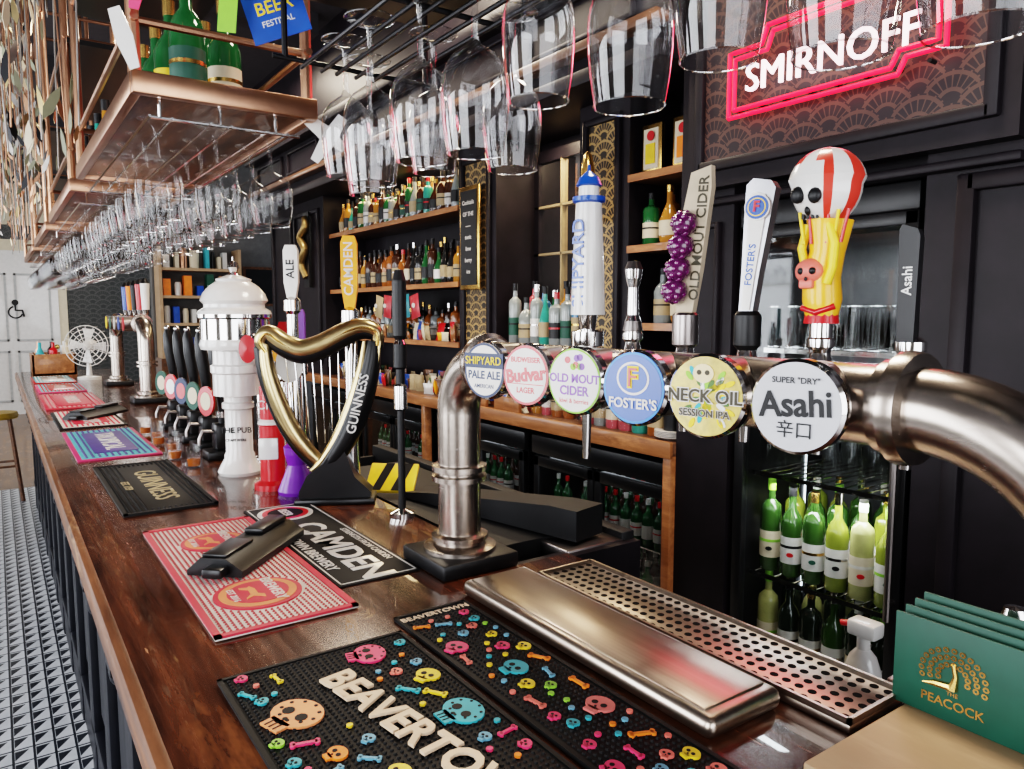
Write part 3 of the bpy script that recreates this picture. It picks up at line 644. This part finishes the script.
# ---------------------------------------------------------------- near right
b=B(); b.box((.69,-.4,BT),(.948,.44,BT+.012),PALE,.003); b.make('wooden_board')
for k in range(4):
    b=B(); x=.9+k*.014; zt=.115+k*.006
    b.box((x,.25-.02*k,BT+.012),(x+.004,.455-.004*k,BT+.012+zt),GRN,.001)
    if k==0:
        T=frame((x-.0005,.385,BT+.012+.058),(0,-1,0),(0,0,1))
        b.text('PEACOCK',.0155,GOLD,T@TR(0,-.036,0),.01); b.text('THE',.007,GOLD,T@TR(0,-.023,0),.01)
        b.tube([(0,-.016,0),(.003,.0,0),(0,.014,0)],[.006,.003,.003],GOLD,8,T=T,up=(0,0,1))
        b.tube([(0,-.014,0),(-.02,-.016,0),(-.034,-.02,0)],[.005,.004,.001],GOLD,8,T=T)
        for ring_,(R,n) in enumerate(((.016,9),(.025,13),(.034,15))):
            for q in range(n):
                a=pi*(-.08+1.16*q/(n-1)); b.disc((R*math.cos(a)*1.05,-.002+R*math.sin(a)*.95),.0036,.0006,GOLD,T,seg=8)
                b.disc((R*math.cos(a)*1.05,-.002+R*math.sin(a)*.95,.0006),.0016,.0003,GRN,T,seg=6)
    b.make('drinks_menu')
b=B(); b.lathe([(.03,0),(.035,.01),(.04,.1),(.036,.11),(.015,.118),(.012,.13),(0,.132)],CHR,28,TR(1.02,.37,BT)); b.make('cocktail_shaker')
b=B(); b.box((.97,-.4,BT-.05),(1.15,.5,BT),STLD,.004); b.box((.98,-.3,0),(1.12,.45,BT-.05),DARK); b.make('steel_worktop')
b=B(); b.box((1.22,-.2,.0),(1.4,.8,.8),SK,.004); b.make('speed_rail')
b=B(); b.lathe([(.03,0),(.034,.01),(.034,.12),(.024,.15),(.012,.165),(.012,.2)],WHT,20,TR(1.31,.72,.8)); b.box((1.29,.69,.99),(1.33,.745,1.02),WHT,.006); b.cyl((1.31,.745,1.005),(1.31,.765,1.0),.006,RED); b.make('spray_bottle')
# ---------------------------------------------------------------- back bar
WX=2.1
def bottle(b,x,y,z,h,r,g,lab,cap,seg=14,kind=0):
    T=TR(x,y,z)
    if kind==0: pr=[(r*.9,0),(r,.006),(r,h*.58),(r*.8,h*.66),(r*.36,h*.74),(r*.32,h*.9)]
    elif kind==1: pr=[(r*.9,0),(r,.006),(r,h*.66),(r*.9,h*.72),(r*.36,h*.78),(r*.32,h*.9)]
    else: pr=[(r*.8,0),(r,.02),(r*1.05,h*.4),(r*.6,h*.6),(r*.34,h*.7),(r*.32,h*.9)]
    b.lathe(pr,g,seg,T); b.lathe([(r*.38,h*.88),(r*.38,h),(0,h)],cap,seg,T)
    if kind==2: b.lathe([(r*1.06,h*.15),(r*1.07,h*.4)],lab,seg,T)
    else: b.lathe([(r*1.015,h*.15),(r*1.015,h*.44)],lab,seg,T); b.lathe([(r*1.03,h*.32),(r*1.03,h*.35)],cap,seg,T)
gl=[P('g_amber',(.3,.09,.015),.08,coat=.5),P('g_whisky',(.42,.18,.03),.08,coat=.5),GREENG,P('g_clear',(.25,.28,.28),.06,coat=.5),P('g_brown',(.05,.018,.008),.08,coat=.5),P('g_blue',(.04,.17,.34),.08,coat=.5),P('g_teal',(.04,.3,.24),.08,coat=.5),P('g_pink',(.5,.09,.11),.08,coat=.5),P('g_black',(.012,.012,.012),.1,coat=.5)]
TAN=P('label_tan',(.4,.3,.17),.5); labs=[CRM,TAN,BLK,BLK,TAN,WHT,TAN,BLK,GRN,TAN]; caps=[BLK,GOLD,BLK,BLK,CHR,BLK,RED]
AMB=[gl[0],gl[1],gl[4],gl[8],gl[3],gl[2],gl[1],gl[0],gl[4]]
def row(x0,x1,y0,y1,z,hs,name,pal=None,n=2,dx=.09):
    b=B()
    for k in range(n):
        y=y0+.05+k*.03
        while y<y1-.045:
            r=random.uniform(.03,.042); h=random.uniform(*hs)
            bottle(b,x0+.05+k*dx,y,z,h,r,random.choice(pal or AMB),random.choice(labs),random.choice(caps),12,random.choice([0,1,1,2])); y+=r*2+random.uniform(.006,.02)
    b.make(name)
def panel(b,x,y0,y1,z0,z1,mat,fw=.035,fm=DARK,dep=.02):
    b.box((x-.002,y0,z0),(x+.01,y1,z1),mat)
    for (a,c,d,e) in ((y0-fw/2,y0+fw/2,z0-fw/2,z1+fw/2),(y1-fw/2,y1+fw/2,z0-fw/2,z1+fw/2),(y0,y1,z0-fw/2,z0+fw/2),(y0,y1,z1-fw/2,z1+fw/2)):
        b.box((x-dep,a,d),(x+.01,c,e),fm,.006)
b=B()
b.box((WX,-3,0),(2.66,1.04,CH),DARK)
panel(b,WX,-.9,.0,.35,1.95,DARK,.04); panel(b,WX,.14,.93,.25,1.93,DARK,.045,dep=.025); panel(b,WX,-.9,.6,2.2,3.3,DARK,.04)
b.box((WX,1.68,0),(2.66,1.92,CH),DARK); panel(b,WX,1.74,1.87,1.2,1.9,DARK,.02)
b.box((2.2,1.04,1.99),(2.66,1.68,CH),DARK); b.box((2.06,.8,1.965),(2.2,1.86,1.99),DARK,.006)
b.make('back_bar_cabinetry')
b=B(); b.box((2.04,.8,2.02),(2.099,1.84,2.95),DARK); panel(b,2.04,.86,1.78,2.09,2.88,DECO2,.035,dep=.02); b.make('wallpaper_panel')
b=B()
for (y0,y1,x) in ((2.3,2.62,2.2),(3.3,3.68,2.2),(5.65,7,2.15)):
    b.box((x,y0,BT),(2.66,y1,2.7),DARK)
panel(b,2.2,2.36,2.57,1.18,2.42,DECO,.03,dep=.02); panel(b,2.2,3.36,3.62,1.18,2.42,DECO,.03,dep=.02)
panel(b,2.15,5.75,6.3,1.2,2.4,DARK); panel(b,2.15,6.4,6.9,1.2,2.4,DARK)
b.box((2.5,1.92,BT),(2.66,5.65,2.7),DARK)
b.box((2.02,1.92,2.55),(2.66,7,CH),DARK); b.box((1.97,1.92,2.5),(2.66,7,2.56),DARK,.01); b.box((1.93,1.92,2.9),(2.03,7,2.96),DARK,.01); b.box((1.95,1.92,2.62),(2.02,7,2.66),SHW,.006)
for k in range(6): panel(b,2.02,2.1+k*.82,2.75+k*.82,2.7,2.86,DARK,.02)
b.make('back_bar_pillars')
b=B(); b.box((2.47,2.66,1.25),(2.495,3.28,2.4),P('mirror',(.75,.73,.7),.04,1,var=.03)); 
for (a,c,d,e) in ((2.62,2.67,1.2,2.45),(3.26,3.3,1.2,2.45),(2.62,3.3,1.2,1.26),(2.62,3.3,2.39,2.45),(2.86,2.872,1.25,2.4),(3.06,3.072,1.25,2.4),(2.62,3.3,1.9,1.912),(2.62,3.3,2.15,2.162)): b.box((2.45,a,d),(2.5,c,e),TAN if c-a<.03 or e-d<.03 else DARK)
b.make('wall_mirror')
b=B(); b.box((2.08,1.92,1.05),(2.66,7,1.1),SHW,.004); b.box((2.065,1.92,1.04),(2.085,7,1.105),ORW,.004)
for yy in (1.92,3.88,5.0): b.box((2.07,yy,0),(2.12,yy+.04,1.05),ORW,.004)
b.box((2.62,1.92,0),(2.66,7,1.05),DARK); b.make('back_bar_counter')
b=B()
for (y0,y1,zs) in ((1.92,2.3,(1.55,1.87,2.16)),(3.68,5.65,(1.42,1.77,2.2)),(2.62,3.28,(1.43,))):
    for z in zs: b.box((2.2,y0,z-.025),(2.5,y1,z),SHW,.003); b.box((2.19,y0,z-.028),(2.2,y1,z+.002),ORW)
b.make('bottle_shelves')
row(2.22,2.5,1.94,2.3,1.87,(.2,.25),'liquor_bottles'); row(2.22,2.5,1.94,2.3,1.55,(.2,.26),'liquor_bottles',[gl[7],gl[1],gl[3]],1)
row(2.22,2.5,3.68,5.65,2.2,(.2,.28),'liquor_bottles',AMB+[gl[6]]); row(2.22,2.5,3.68,5.65,1.77,(.22,.29),'liquor_bottles',[gl[4],gl[8],gl[2],gl[1],gl[0],gl[4],gl[8]])
row(2.31,2.5,3.68,5.65,1.42,(.18,.25),'liquor_bottles',[gl[4],gl[0],gl[3],gl[8]],1)
row(2.2,2.5,2.62,3.26,1.43,(.24,.33),'liquor_bottles',[gl[3],gl[5],gl[6],gl[7],gl[1],gl[3],gl[2]],2); row(2.12,2.5,1.95,2.6,1.1,(.2,.28),'liquor_bottles',[gl[7],gl[3],gl[1],gl[6],gl[0]],1)
row(2.12,2.5,3.28,3.66,1.1,(.2,.28),'liquor_bottles',[gl[1],gl[4],gl[0]],1)
row(2.14,2.5,2.62,3.26,1.1,(.2,.28),'liquor_bottles',[gl[1],gl[4],gl[0],gl[7]],2)
PAK=[RED,CAMY,TAN,CRM,WHT,BLU,ORW,CRM,P('muted_green',(.08,.16,.06),.5),SHW,P('muted_red',(.28,.03,.03),.4),TAN]
b=B()
def packet(b,T,w,h,t,m):
    # crimped-edge pillow packet
    V=[];rows=[(-1,0),( -1,.08),(-.94,.2),(-.92,.5),(-.94,.8),(-1,.92),(-1,1)]; th_=[.06,.1,.8,1,.8,.1,.06]
    prof=[(c*w,v*h,tt*t) for (c,v),tt in zip(rows,th_)]
    for (c,v,tt) in prof:
        V+=[(0,c,v),(tt,c*.5,v),(tt,-c*.5,v),(0,-c,v),(-tt,-c*.5,v),(-tt,c*.5,v)]
    F=[tuple(range(6)),tuple(range(36,42))]
    for i in range(6):
        for k in range(6): F.append((i*6+k,i*6+(k+1)%6,(i+1)*6+(k+1)%6,(i+1)*6+k))
    b.add(V,F,m,T)
for k in range(190):
    y=random.uniform(3.72,5.5); lv=random.choice([1.1,1.1,1.1,1.42]); x=random.uniform(2.13,2.42) if lv<1.2 else random.uniform(2.225,2.27); w=random.uniform(.02,.04); h=random.uniform(.05,.12)
    T=TR(x,y,lv+.001)@Matrix.Rotation(random.uniform(-.7,.7),4,'Z')@Matrix.Rotation(random.uniform(-.25,.25),4,'Y')
    packet(b,T,w,h,.012,random.choice(PAK))
b.make('snack_packets')
b=B()
for (yy,zz) in ((3.35,1.1),(3.6,1.1),(3.05,1.1)):
    b.box((2.09,yy-.11,zz),(2.11,yy+.11,zz+.07),ORW,.003); 
    for k in range(26):
        T=TR(2.13+random.uniform(-.01,.01),yy+random.uniform(-.1,.1),zz+random.uniform(.02,.1))@Matrix.Rotation(random.uniform(0,3),4,'X')@Matrix.Rotation(random.uniform(0,3),4,'Z')
        packet(b,T,.014,.034,.006,random.choice(PAK))
b.make('sweet_boxes')
b=B()
for k in range(5):
    y=4.2+k*.14; T=TR(2.19,y,1.56)@Matrix.Rotation(.1*k-.2,4,'X'); CR=P('crisp_red',(.5,.04,.05),.3); packet(b,T,.06,.15,.015,[CR,P('crisp_teal',(.03,.2,.25),.3),WHT,CR,TAN][k]); b.disc((0,.08),.022,.002,WHT,frame((2.173,y,1.56),(0,-1,0),(0,0,1)),ry=.015)
b.make('crisp_packets')
b=B(); b.box((2.155,3.4,1.72),(2.17,3.6,2.28),GOLD,.006); b.box((2.15,3.42,1.745),(2.158,3.58,2.255),BLK); T=frame((2.149,3.5,2.0),(0,-1,0),(0,0,1))
for k,tx in enumerate(('Cocktails','OF THE','-----','tonic','lime','berry','ice')): b.text(tx,.032,WHT,T@TR(0,.19-k*.062,0),.01)
b.make('framed_chalkboard')
for (y0,m) in ((2.21,YEL),(2.04,ORG)):
    b=B(); b.box((2.24,y0-.05,2.162),(2.26,y0+.06,2.36),GOLD,.004); b.box((2.235,y0-.035,2.18),(2.242,y0+.045,2.34),CRM); b.box((2.23,y0-.02,2.2),(2.238,y0+.03,2.28),m); b.disc((0,0),.02,.003,RED,frame((2.23,y0,2.31),(0,-1,0),(0,0,1))); b.make('framed_picture')
b=B(); b.lathe([(.035,0),(.04,.05),(.028,.1),(.03,.2),(.018,.26),(.0,.28)],GOLD,16,TR(2.11,2.46,2.0)); b.lathe([(.05,-.01),(.05,0)],SHW,16,TR(2.12,2.46,2.0)); b.cyl((2.12,2.46,1.995),(2.18,2.46,1.995),.012,SHW); b.make('wall_ornament')
b=B(); T=frame((2.11,5.95,2.1),(0,-1,0),(0,0,1)); b.tube(smooth([(0,.25,0),(.05,.18,.02),(-.05,.1,.03),(.05,.0,.03),(-.04,-.1,.03),(0,-.22,0)]),.03,P('antique_gold',(.3,.2,.08),.4,.8),T=T); b.box((-.06,-.3,-.01),(.06,.3,.0),BLK,0,T); b.make('wall_ornament')
def fridge(y0,y1,two=True):
    b=B(); x=2.14; z0,z1=.08,1.0
    b.box((2.55,y0,z0),(2.6,y1,z1),PLB); b.box((x+.03,y0,z0),(2.58,y0+.03,z1),PLB); b.box((x+.03,y1-.03,z0),(2.58,y1,z1),PLB); b.box((x+.03,y0,z0),(2.58,y1,z0+.04),PLB); b.box((x,y0,z1-.09),(2.58,y1,z1),PLB,.004)
    for zz in (.33,.6): b.box((x+.06,y0+.03,zz),(2.54,y1-.03,zz+.006),CHR)
    nd=2 if two else 1
    for k in range(nd):
        a=y0+.01+k*(y1-y0-.02)/nd; c=a+(y1-y0-.02)/nd-.008
        for (p,q,r_,s_) in ((a,a+.04,z0,z1-.1),(c-.04,c,z0,z1-.1),(a,c,z0,z0+.05),(a,c,z1-.15,z1-.1)): b.box((x,p,r_),(x+.03,q,s_),PLB,.003)
        b.box((x+.012,a+.03,z0+.04),(x+.016,c-.03,z1-.14),GLN)
        b.tube([(x-.02,(c-.02) if k==0 else a+.02,.35),(x-.02,(c-.02) if k==0 else a+.02,.7)],.007,STLD,8)
    for zz in (z0+.04,.336,.606):
        for kx in range(3):
            y=y0+.08
            while y<y1-.08:
                if random.random()<.85: bottle(b,x+.1+kx*.12,y,zz,.2,.028,[GREENG,gl[4],GREENG][kx],WHT,random.choice([CHR,RED,WHT]),10,0)
                y+=.068
    b.box((x+.08,y0+.05,z1-.1),(x+.1,y1-.05,z1-.094),LED2)
    b.make('bottle_fridge')
fridge(1.98,2.9); fridge(2.96,3.86); fridge(3.95,4.98); fridge(5.1,6.0)
b=B(); y0,y1=1.06,1.66; x=2.11
b.box((2.6,y0,0),(2.64,y1,1.96),P('fridge_liner',(.09,.09,.095),.4)); b.box((x+.03,y0,0),(2.6,y0+.03,1.96),PLB); b.box((x+.03,y1-.03,0),(2.6,y1,1.96),PLB); b.box((x,y0,1.88),(2.6,y1,1.96),PLB,.005); b.box((x,y0,0),(2.6,y1,.06),PLB,.005)
for (p,q,r_,s_) in ((y0,y0+.04,.06,1.88),(y1-.04,y1,.06,1.88),(y0,y1,.06,.1),(y0,y1,1.84,1.88)): b.box((x,p,r_),(x+.03,q,s_),PLB,.004)
b.box((x+.012,y0+.03,.1),(x+.016,y1-.03,1.86),GLN)
for zz in (.34,.67,1.03,1.46):
    b.box((x+.05,y0+.03,zz),(x+.056,y1-.03,zz+.015),CHR)
    for k in range(14): b.tube([(x+.05,y0+.045+k*.039,zz+.005),(2.58,y0+.045+k*.039,zz+.005)],.003,CHR,5)
b.tube([(x-.03,y0+.02,.7),(x-.03,y0+.02,1.5)],.01,STLD,10); b.cyl((x,y0+.02,.75),(x-.03,y0+.02,.75),.008,STLD); b.cyl((x,y0+.02,1.45),(x-.03,y0+.02,1.45),.008,STLD)
b.box((x+.38,y1-.036,.1),(x+.385,y1-.031,1.85),LED2)
b.box((x+.06,y0+.05,1.87),(x+.09,y1-.05,1.878),LED2)
b.make('wine_fridge')
wg=[P('wine_green',(.03,.075,.015),.07,coat=.6),P('wine_yellowgreen',(.2,.24,.035),.07,coat=.6),P('wine_dark',(.012,.02,.012),.08,coat=.6),P('wine_pale',(.4,.4,.16),.07,coat=.6)]
b=B()
for zz,pal in ((.69,[1,3,1,0,0,0,1]),(.36,[2,2,0,2,2,3,2]),(.1,[2,2,2,0,2,2,2])):
    for kx in range(3):
        for k in range(6):
            g=wg[pal[(k+kx)%7]]; yb_=y0+.09+k*.084; xb_=x+.1+kx*.14; h=.31-.06*(zz<.2)+.006*((k*7+kx)%3)
            bottle(b,xb_,yb_,zz+.003,h,.036,g,[WHT,CRM,WHT,WHT][(k+kx*2)%4],[LIM,CHR,BLK,WHT,GOLD][(k*3+kx)%5],16,[0,1][k%2])
            if kx==0: b.disc((0,0),.012,.001,[GRN,RED,BLK][k%3],frame((xb_-.0335,yb_-.018,zz+h*.26),(.45,-.89,0),(0,0,1)),seg=8,ry=.008)
b.make('wine_bottles')
b=B()
for kx in range(4):
    for k in range(7):
        b.shell([(.0,.14),(.024,.14),(.034,0)],GLF,16,TR(x+.1+kx*.1,y0+.075+k*.075,1.477)); b.lathe([(.0335,0),(.0345,0),(.0345,.0025),(.0335,.0025)],GLRIM,16,TR(x+.1+kx*.1,y0+.075+k*.075,1.477)) if 0 else None
        b.shell([(.0342,0),(.0342,.003)],GLRIM,16,TR(x+.1+kx*.1,y0+.075+k*.075,1.477)); b.shell([(.0242,.136),(.0242,.14)],GLRIM,16,TR(x+.1+kx*.1,y0+.075+k*.075,1.477))
        if kx<3: b.shell([(.0,.0),(.024,0),(.036,.13)],GLF,16,TR(x+.1+kx*.1,y0+.075+k*.075,1.047))
b.make('pint_glasses')
b=B()
for k in range(12): b.shell([(.0,.0),(.028,0),(.036,.13)],GLF,14,TR(2.11,2.2+.077*k,1.1))
b.make('tumbler_glasses')
b=B(); 
for k in range(5): b.lathe([(.0,0),(.05,.0),(.075,.012),(.07,.014),(.0,.005)],WHT,24,TR(2.17,2.0,1.1+k*.006))
b.make('plate_stack')
# ---------------------------------------------------------------- neon sign
b=B(); S=frame((2.0,1.29,2.335),(0,-1,0),(0,0,1))
def path(w,h):
    return [(-w,-h+.02),(-w,h-.05),(-w+.12,h-.05),(-w+.14,h),(w,h+.0),(w,-h+.06),(w-.1,-h+.06),(w-.12,-h+.02),(-w,-h+.02)]
for sc_,m in ((1,NEONR),(.94,NEONR)):
    pts=path(.335*sc_,.135*(sc_ if sc_==1 else .84)); out=[]
    for i in range(len(pts)-1):
        p,q=Vector(pts[i]),Vector(pts[i+1])
        for k in range(6): out.append((*(p+(q-p)*(k/6)),0.01))
    out.append(out[0]); b.tube(out,.007,m,8,T=S,up=(0,0,1))
b.text('SMIRNOFF',.12,NEONW,S@TR(0,-.012,.012),.04,sx=.98,off=.0)
for k in range(8): b.cyl(S@Vector((-.3+k*.085,-.1,-.02)),S@Vector((-.3+k*.085,-.1,.01)),.006,BLK,8)
b.make('neon_sign')
# ---------------------------------------------------------------- overhead racks
ZR=2.0
flip=Matrix.Rotation(pi,4,'X')
def thinprof(h,R,fr):
    return [(fr,.001),(fr*.6,.003),(.012,.007),(.005,.016),(.0038,h*.2),(.0038,h*.36),(.008,h*.41),(R*.35,h*.43),(R*.62,h*.465),(R*.84,h*.52),(R*.95,h*.58),(R,h*.66),(R*.985,h*.76),(R*.92,h*.88),(R*.82,h)]
pos=[(.455,1.09),(.52,1.15),(.45,.99),(.47,.88),(.55,.99),(.49,.78),(.45,.60),(.51,.535),(.50,.42),(.53,.33),(.53,.235),(.6,.86)]
for i,(x,y) in enumerate(pos):
    h=[.2,.215,.225,.21][i%4]; R=[.038,.042,.04,.041][i%4]
    if (x,y)==(.45,.60): h,R=.2,.036
    T=TR(x,y,ZR+.002)@flip
    b=B(); b.shell(thinprof(h,R,.035),GLW,40,T); b.lathe([(R*.82-.0008,h-.0015),(R*.82+.0008,h-.0015),(R*.82+.0008,h+.0008)],GLRIM,40,T) if 0 else b.shell([(R*.82,h),(R*.82+.0012,h+.0006),(R*.82+.0004,h+.0016),(R*.82-.0008,h+.001)],GLRIM,40,T)
    b.shell([(.035,.001),(.0355,.002),(.0345,.003)],GLRIM,40,T); b.make('wine_glass',angle=60)
BM=P('rack_black_metal',(.015,.015,.017),.35,.6)
b=B()
for x in (.45,.51,.575): 
    for dx in (-.017,.017): b.tube([(x+dx,.05,ZR-.008),(x+dx,1.22,ZR-.008)],.0035,BM,8)
for y in (.1,.5,.9,1.2): 
    b.tube([(.38,y,ZR-.004),(.66,y,ZR-.004)],.004,BM,8)
    for x in (.4,.65): b.tube([(x,y,ZR-.004),(x,y,2.14)],.005,BM,8)
b.box((.36,.0,2.12),(.7,1.27,2.15),BM,.003)
for y in (.05,1.22):
    for x in (.38,.68): b.tube([(x,y,2.14),(x,y,CH)],.012,BM,10)
b.make('glass_rack')
Z2=1.935
def rack(y0,y1,x0=.22,x1=.52):
    b=B(); b.box((x0,y0,1.975),(x1,y1,1.99),SHW,.003); 
    for (p,q,r_,s_) in ((x0-.01,x1+.01,y0-.012,y0+.008),(x0-.01,x1+.01,y1-.008,y1+.012),(x0-.012,x0+.006,y0,y1),(x1-.006,x1+.012,y0,y1)): b.box((p,r_,1.962),(q,s_,2.0),COP,.003)
    for x in (x0,x1):
        for y in (y0+.02,y1-.02): b.tube([(x,y,1.98),(x,y,CH)],.011,COP,10)
        for z in (2.09,2.42,2.8): b.tube([(x,y0,z),(x,y1,z)],.007,COP,8)
    for z in (2.09,2.42,2.8):
        for y in (y0+.02,y1-.02): b.tube([(x0,y,z),(x1,y,z)],.007,COP,8)
    b.box((x0,y0,2.4),(x1,y1,2.415),BM)
    xs=[x0+.035,x0+.135,x0+.235]
    for x in xs:
        for dx in (-.018,.018): b.tube([(x+dx,y0,Z2-.005),(x+dx,y1,Z2-.005)],.0025,CHR,6)
        b.tube([(x,y0+.01,Z2-.005),(x,y0+.01,1.965)],.003,CHR,6)
    for y in (y0+.01,y1-.01): b.tube([(x0+.02,y,Z2-.005),(x1-.02,y,Z2-.005)],.003,CHR,6)
    b.make('hanging_glass_shelf')
    g=B()
    for i,x in enumerate(xs):
        y=y0+.05
        while y<y1-.03:
            T=TR(x,y,Z2+.001)@flip
            g.shell(thinprof(.172,.041,.032),GLF,28,T); g.shell([(.0336,.172),(.0346,.1728),(.0334,.1738)],GLRIM,28,T); y+=.125
    g.make('hanging_wine_glasses',angle=60)
rack(1.42,2.4); rack(2.65,3.65); rack(3.95,5.0); rack(5.3,6.6)
b=B()
for k in range(9): bottle(b,.34+.09*(k%2),1.6+k*.08,1.991,.26,.034,GREENG,[GRN,CRM,YEL][k%3],GOLD,14,0)
for k in range(9): bottle(b,.33+.1*(k%2),2.75+k*.1,1.991,.28,.035,random.choice(gl),TAN,BLK,12,0)
b.make('shelf_bottles')
b=B()
SAGE=P('sage_leaf',(.2,.2,.13),.5); SLV=P('dull_silver',(.3,.28,.26),.4,.8)
for k in range(650):
    y=random.uniform(1.75,6.4); x=random.uniform(.04,.195); z=random.uniform(1.95+.02*y,3.3)
    T=TR(x,y,z)@Matrix.Rotation(random.uniform(0,6.28),4,'Z')@Matrix.Rotation(random.uniform(-.7,.7),4,'Y')
    L=random.uniform(.018,.042); w=L*.25
    m=random.choice([SLV,DGOLD,CRM,SAGE,BM,SAGE,SLV,COP])
    b.prism([(0,-L),(w,-L*.4),(w*.8,L*.4),(0,L),(-w*.8,L*.4),(-w,-L*.4)],.0015,m,T@Matrix.Rotation(pi/2,4,'X'))
for k in range(46):
    y=1.8+k*.1; x=.115+.07*math.sin(k*2.1); b.tube([(x,y,CH),(x+.02*math.sin(k),y,2.6),(x,y,2.0)],.002,[COP,SLV][k%2],6)
b.make('dried_foliage_garland')
vd=Vector((.84,-.54,0))
for (o,w,h,m,tx,tm,rt) in [((.42,1.3,2.1),.1,.085,BLU,'BEER',YEL,.3),((.345,1.31,2.1),.03,.09,LIM,'',YEL,-.1)]:
    b=B(); T=frame(o,vd,(0,0,1))@Matrix.Rotation(rt,4,'Z'); b.box((-w/2,-h/2,0),(w/2,h/2,.002),m,0,T)
    if tx: b.text(tx,.03,tm,T@TR(0,.01,.003),.01); b.text('FESTIVAL',.014,WHT,T@TR(0,-.015,.003),.01)
    b.tube([(0,h/2,0),(0,h/2+.05,-.0)],.002,COP,6,T=T)
    b.make('hanging_flyer')
for k,(x,y,z,rt) in enumerate(((.2,1.39,2.04,.3),(.225,1.39,2.14,-.2),(.16,1.5,2.2,.1),(.55,1.43,1.945,.9),(.545,1.395,1.925,-.6),(.18,1.6,2.24,.2))):
    b=B(); T=frame((x,y,z),vd,(0,0,1))@Matrix.Rotation(rt,4,'Z'); 
    b.prism([(-.008,-.05),(.008,-.05),(.015,0),(.01,.05),(-.01,.05),(-.015,0)],.002,[WHT,PINK,CRM,WHT,WHT,WHT][k],T); b.make('paper_tag')
for (x,y) in ((-.05,7.6),(-.5,6.2)):
    b=B(); b.lathe([(.17,0),(.18,.02),(.17,.05),(.0,.06)],P('mustard_seat',(.4,.24,.03),.6),24,TR(x,y,.7))
    for sx in (-1,1):
        for sy in (-1,1): b.tube([(x+sx*.11,y+sy*.11,.7),(x+sx*.17,y+sy*.17,0)],.017,SHW,8)
    b.tube([(x-.14,y-.14,.3),(x+.14,y-.14,.3),(x+.14,y+.14,.3),(x-.14,y+.14,.3),(x-.14,y-.14,.3)],.01,SHW,8)
    b.make('bar_stool')
# ---------------------------------------------------------------- lights
def area(name,loc,rot,sx,sy,p,col):
    l=bpy.data.lights.new(name,'AREA'); l.shape='RECTANGLE'; l.size=sx; l.size_y=sy; l.energy=p; l.color=col
    o=bpy.data.objects.new(name,l); o.location=loc; o.rotation_euler=rot; sc.collection.objects.link(o)
for i,(a,c) in enumerate(wins): area('window_light_%d'%i,(-3.0,(a+c)/2,1.85),(0,-pi/2,0),2.0,c-a,(78,80,65,45)[i],(.95,.97,1))
area('window_light_near',(0,-2.95,1.8),(pi/2,0,0),3.8,2.1,70,(.98,.98,1))
for i,y in enumerate((1.2,3.4,5.6)): area('overhead_fill_%d'%i,(1.5,y,CH-.2),(0,0,0),.5,.5,30,(1,.85,.68))  # added warm overhead fill along the bar, no fixtures modelled
area('overhead_fill_far',(1.0,11,CH-.2),(0,0,0),1.5,1.5,45,(1,.95,.88))  # added fill light for the far end of the room
area('shelf_lamp',(2.3,4.6,2.49),(0,0,0),.15,1.6,7,(1,.72,.4)); area('shelf_fill_b',(2.3,2.9,2.49),(0,0,0),.15,.4,6,(1,.8,.55))  # added warm fill lights over the bottle shelves and mirror recess
area('fridge_lamp',(2.22,1.36,1.83),(0,0,0),.08,.4,3,(.9,.95,1)); area('fridge_fill_b',(2.2,1.36,1.0),(0,0,0),.08,.4,2.6,(.97,.97,1))  # added area lights that brighten the wine fridge interior beyond its strips
area('neon_glow_lamp',(1.96,1.29,2.335),(0,-pi/2,pi),.2,.6,1.6,(1,.05,.12))
w=bpy.data.worlds.new('world'); sc.world=w; w.use_nodes=True; w.node_tree.nodes['Background'].inputs[0].default_value=(.75,.85,1,1); w.node_tree.nodes['Background'].inputs[1].default_value=1.2
sc.view_settings.view_transform='Filmic'
try: sc.view_settings.look='High Contrast'
except Exception: pass
sc.view_settings.exposure=.42
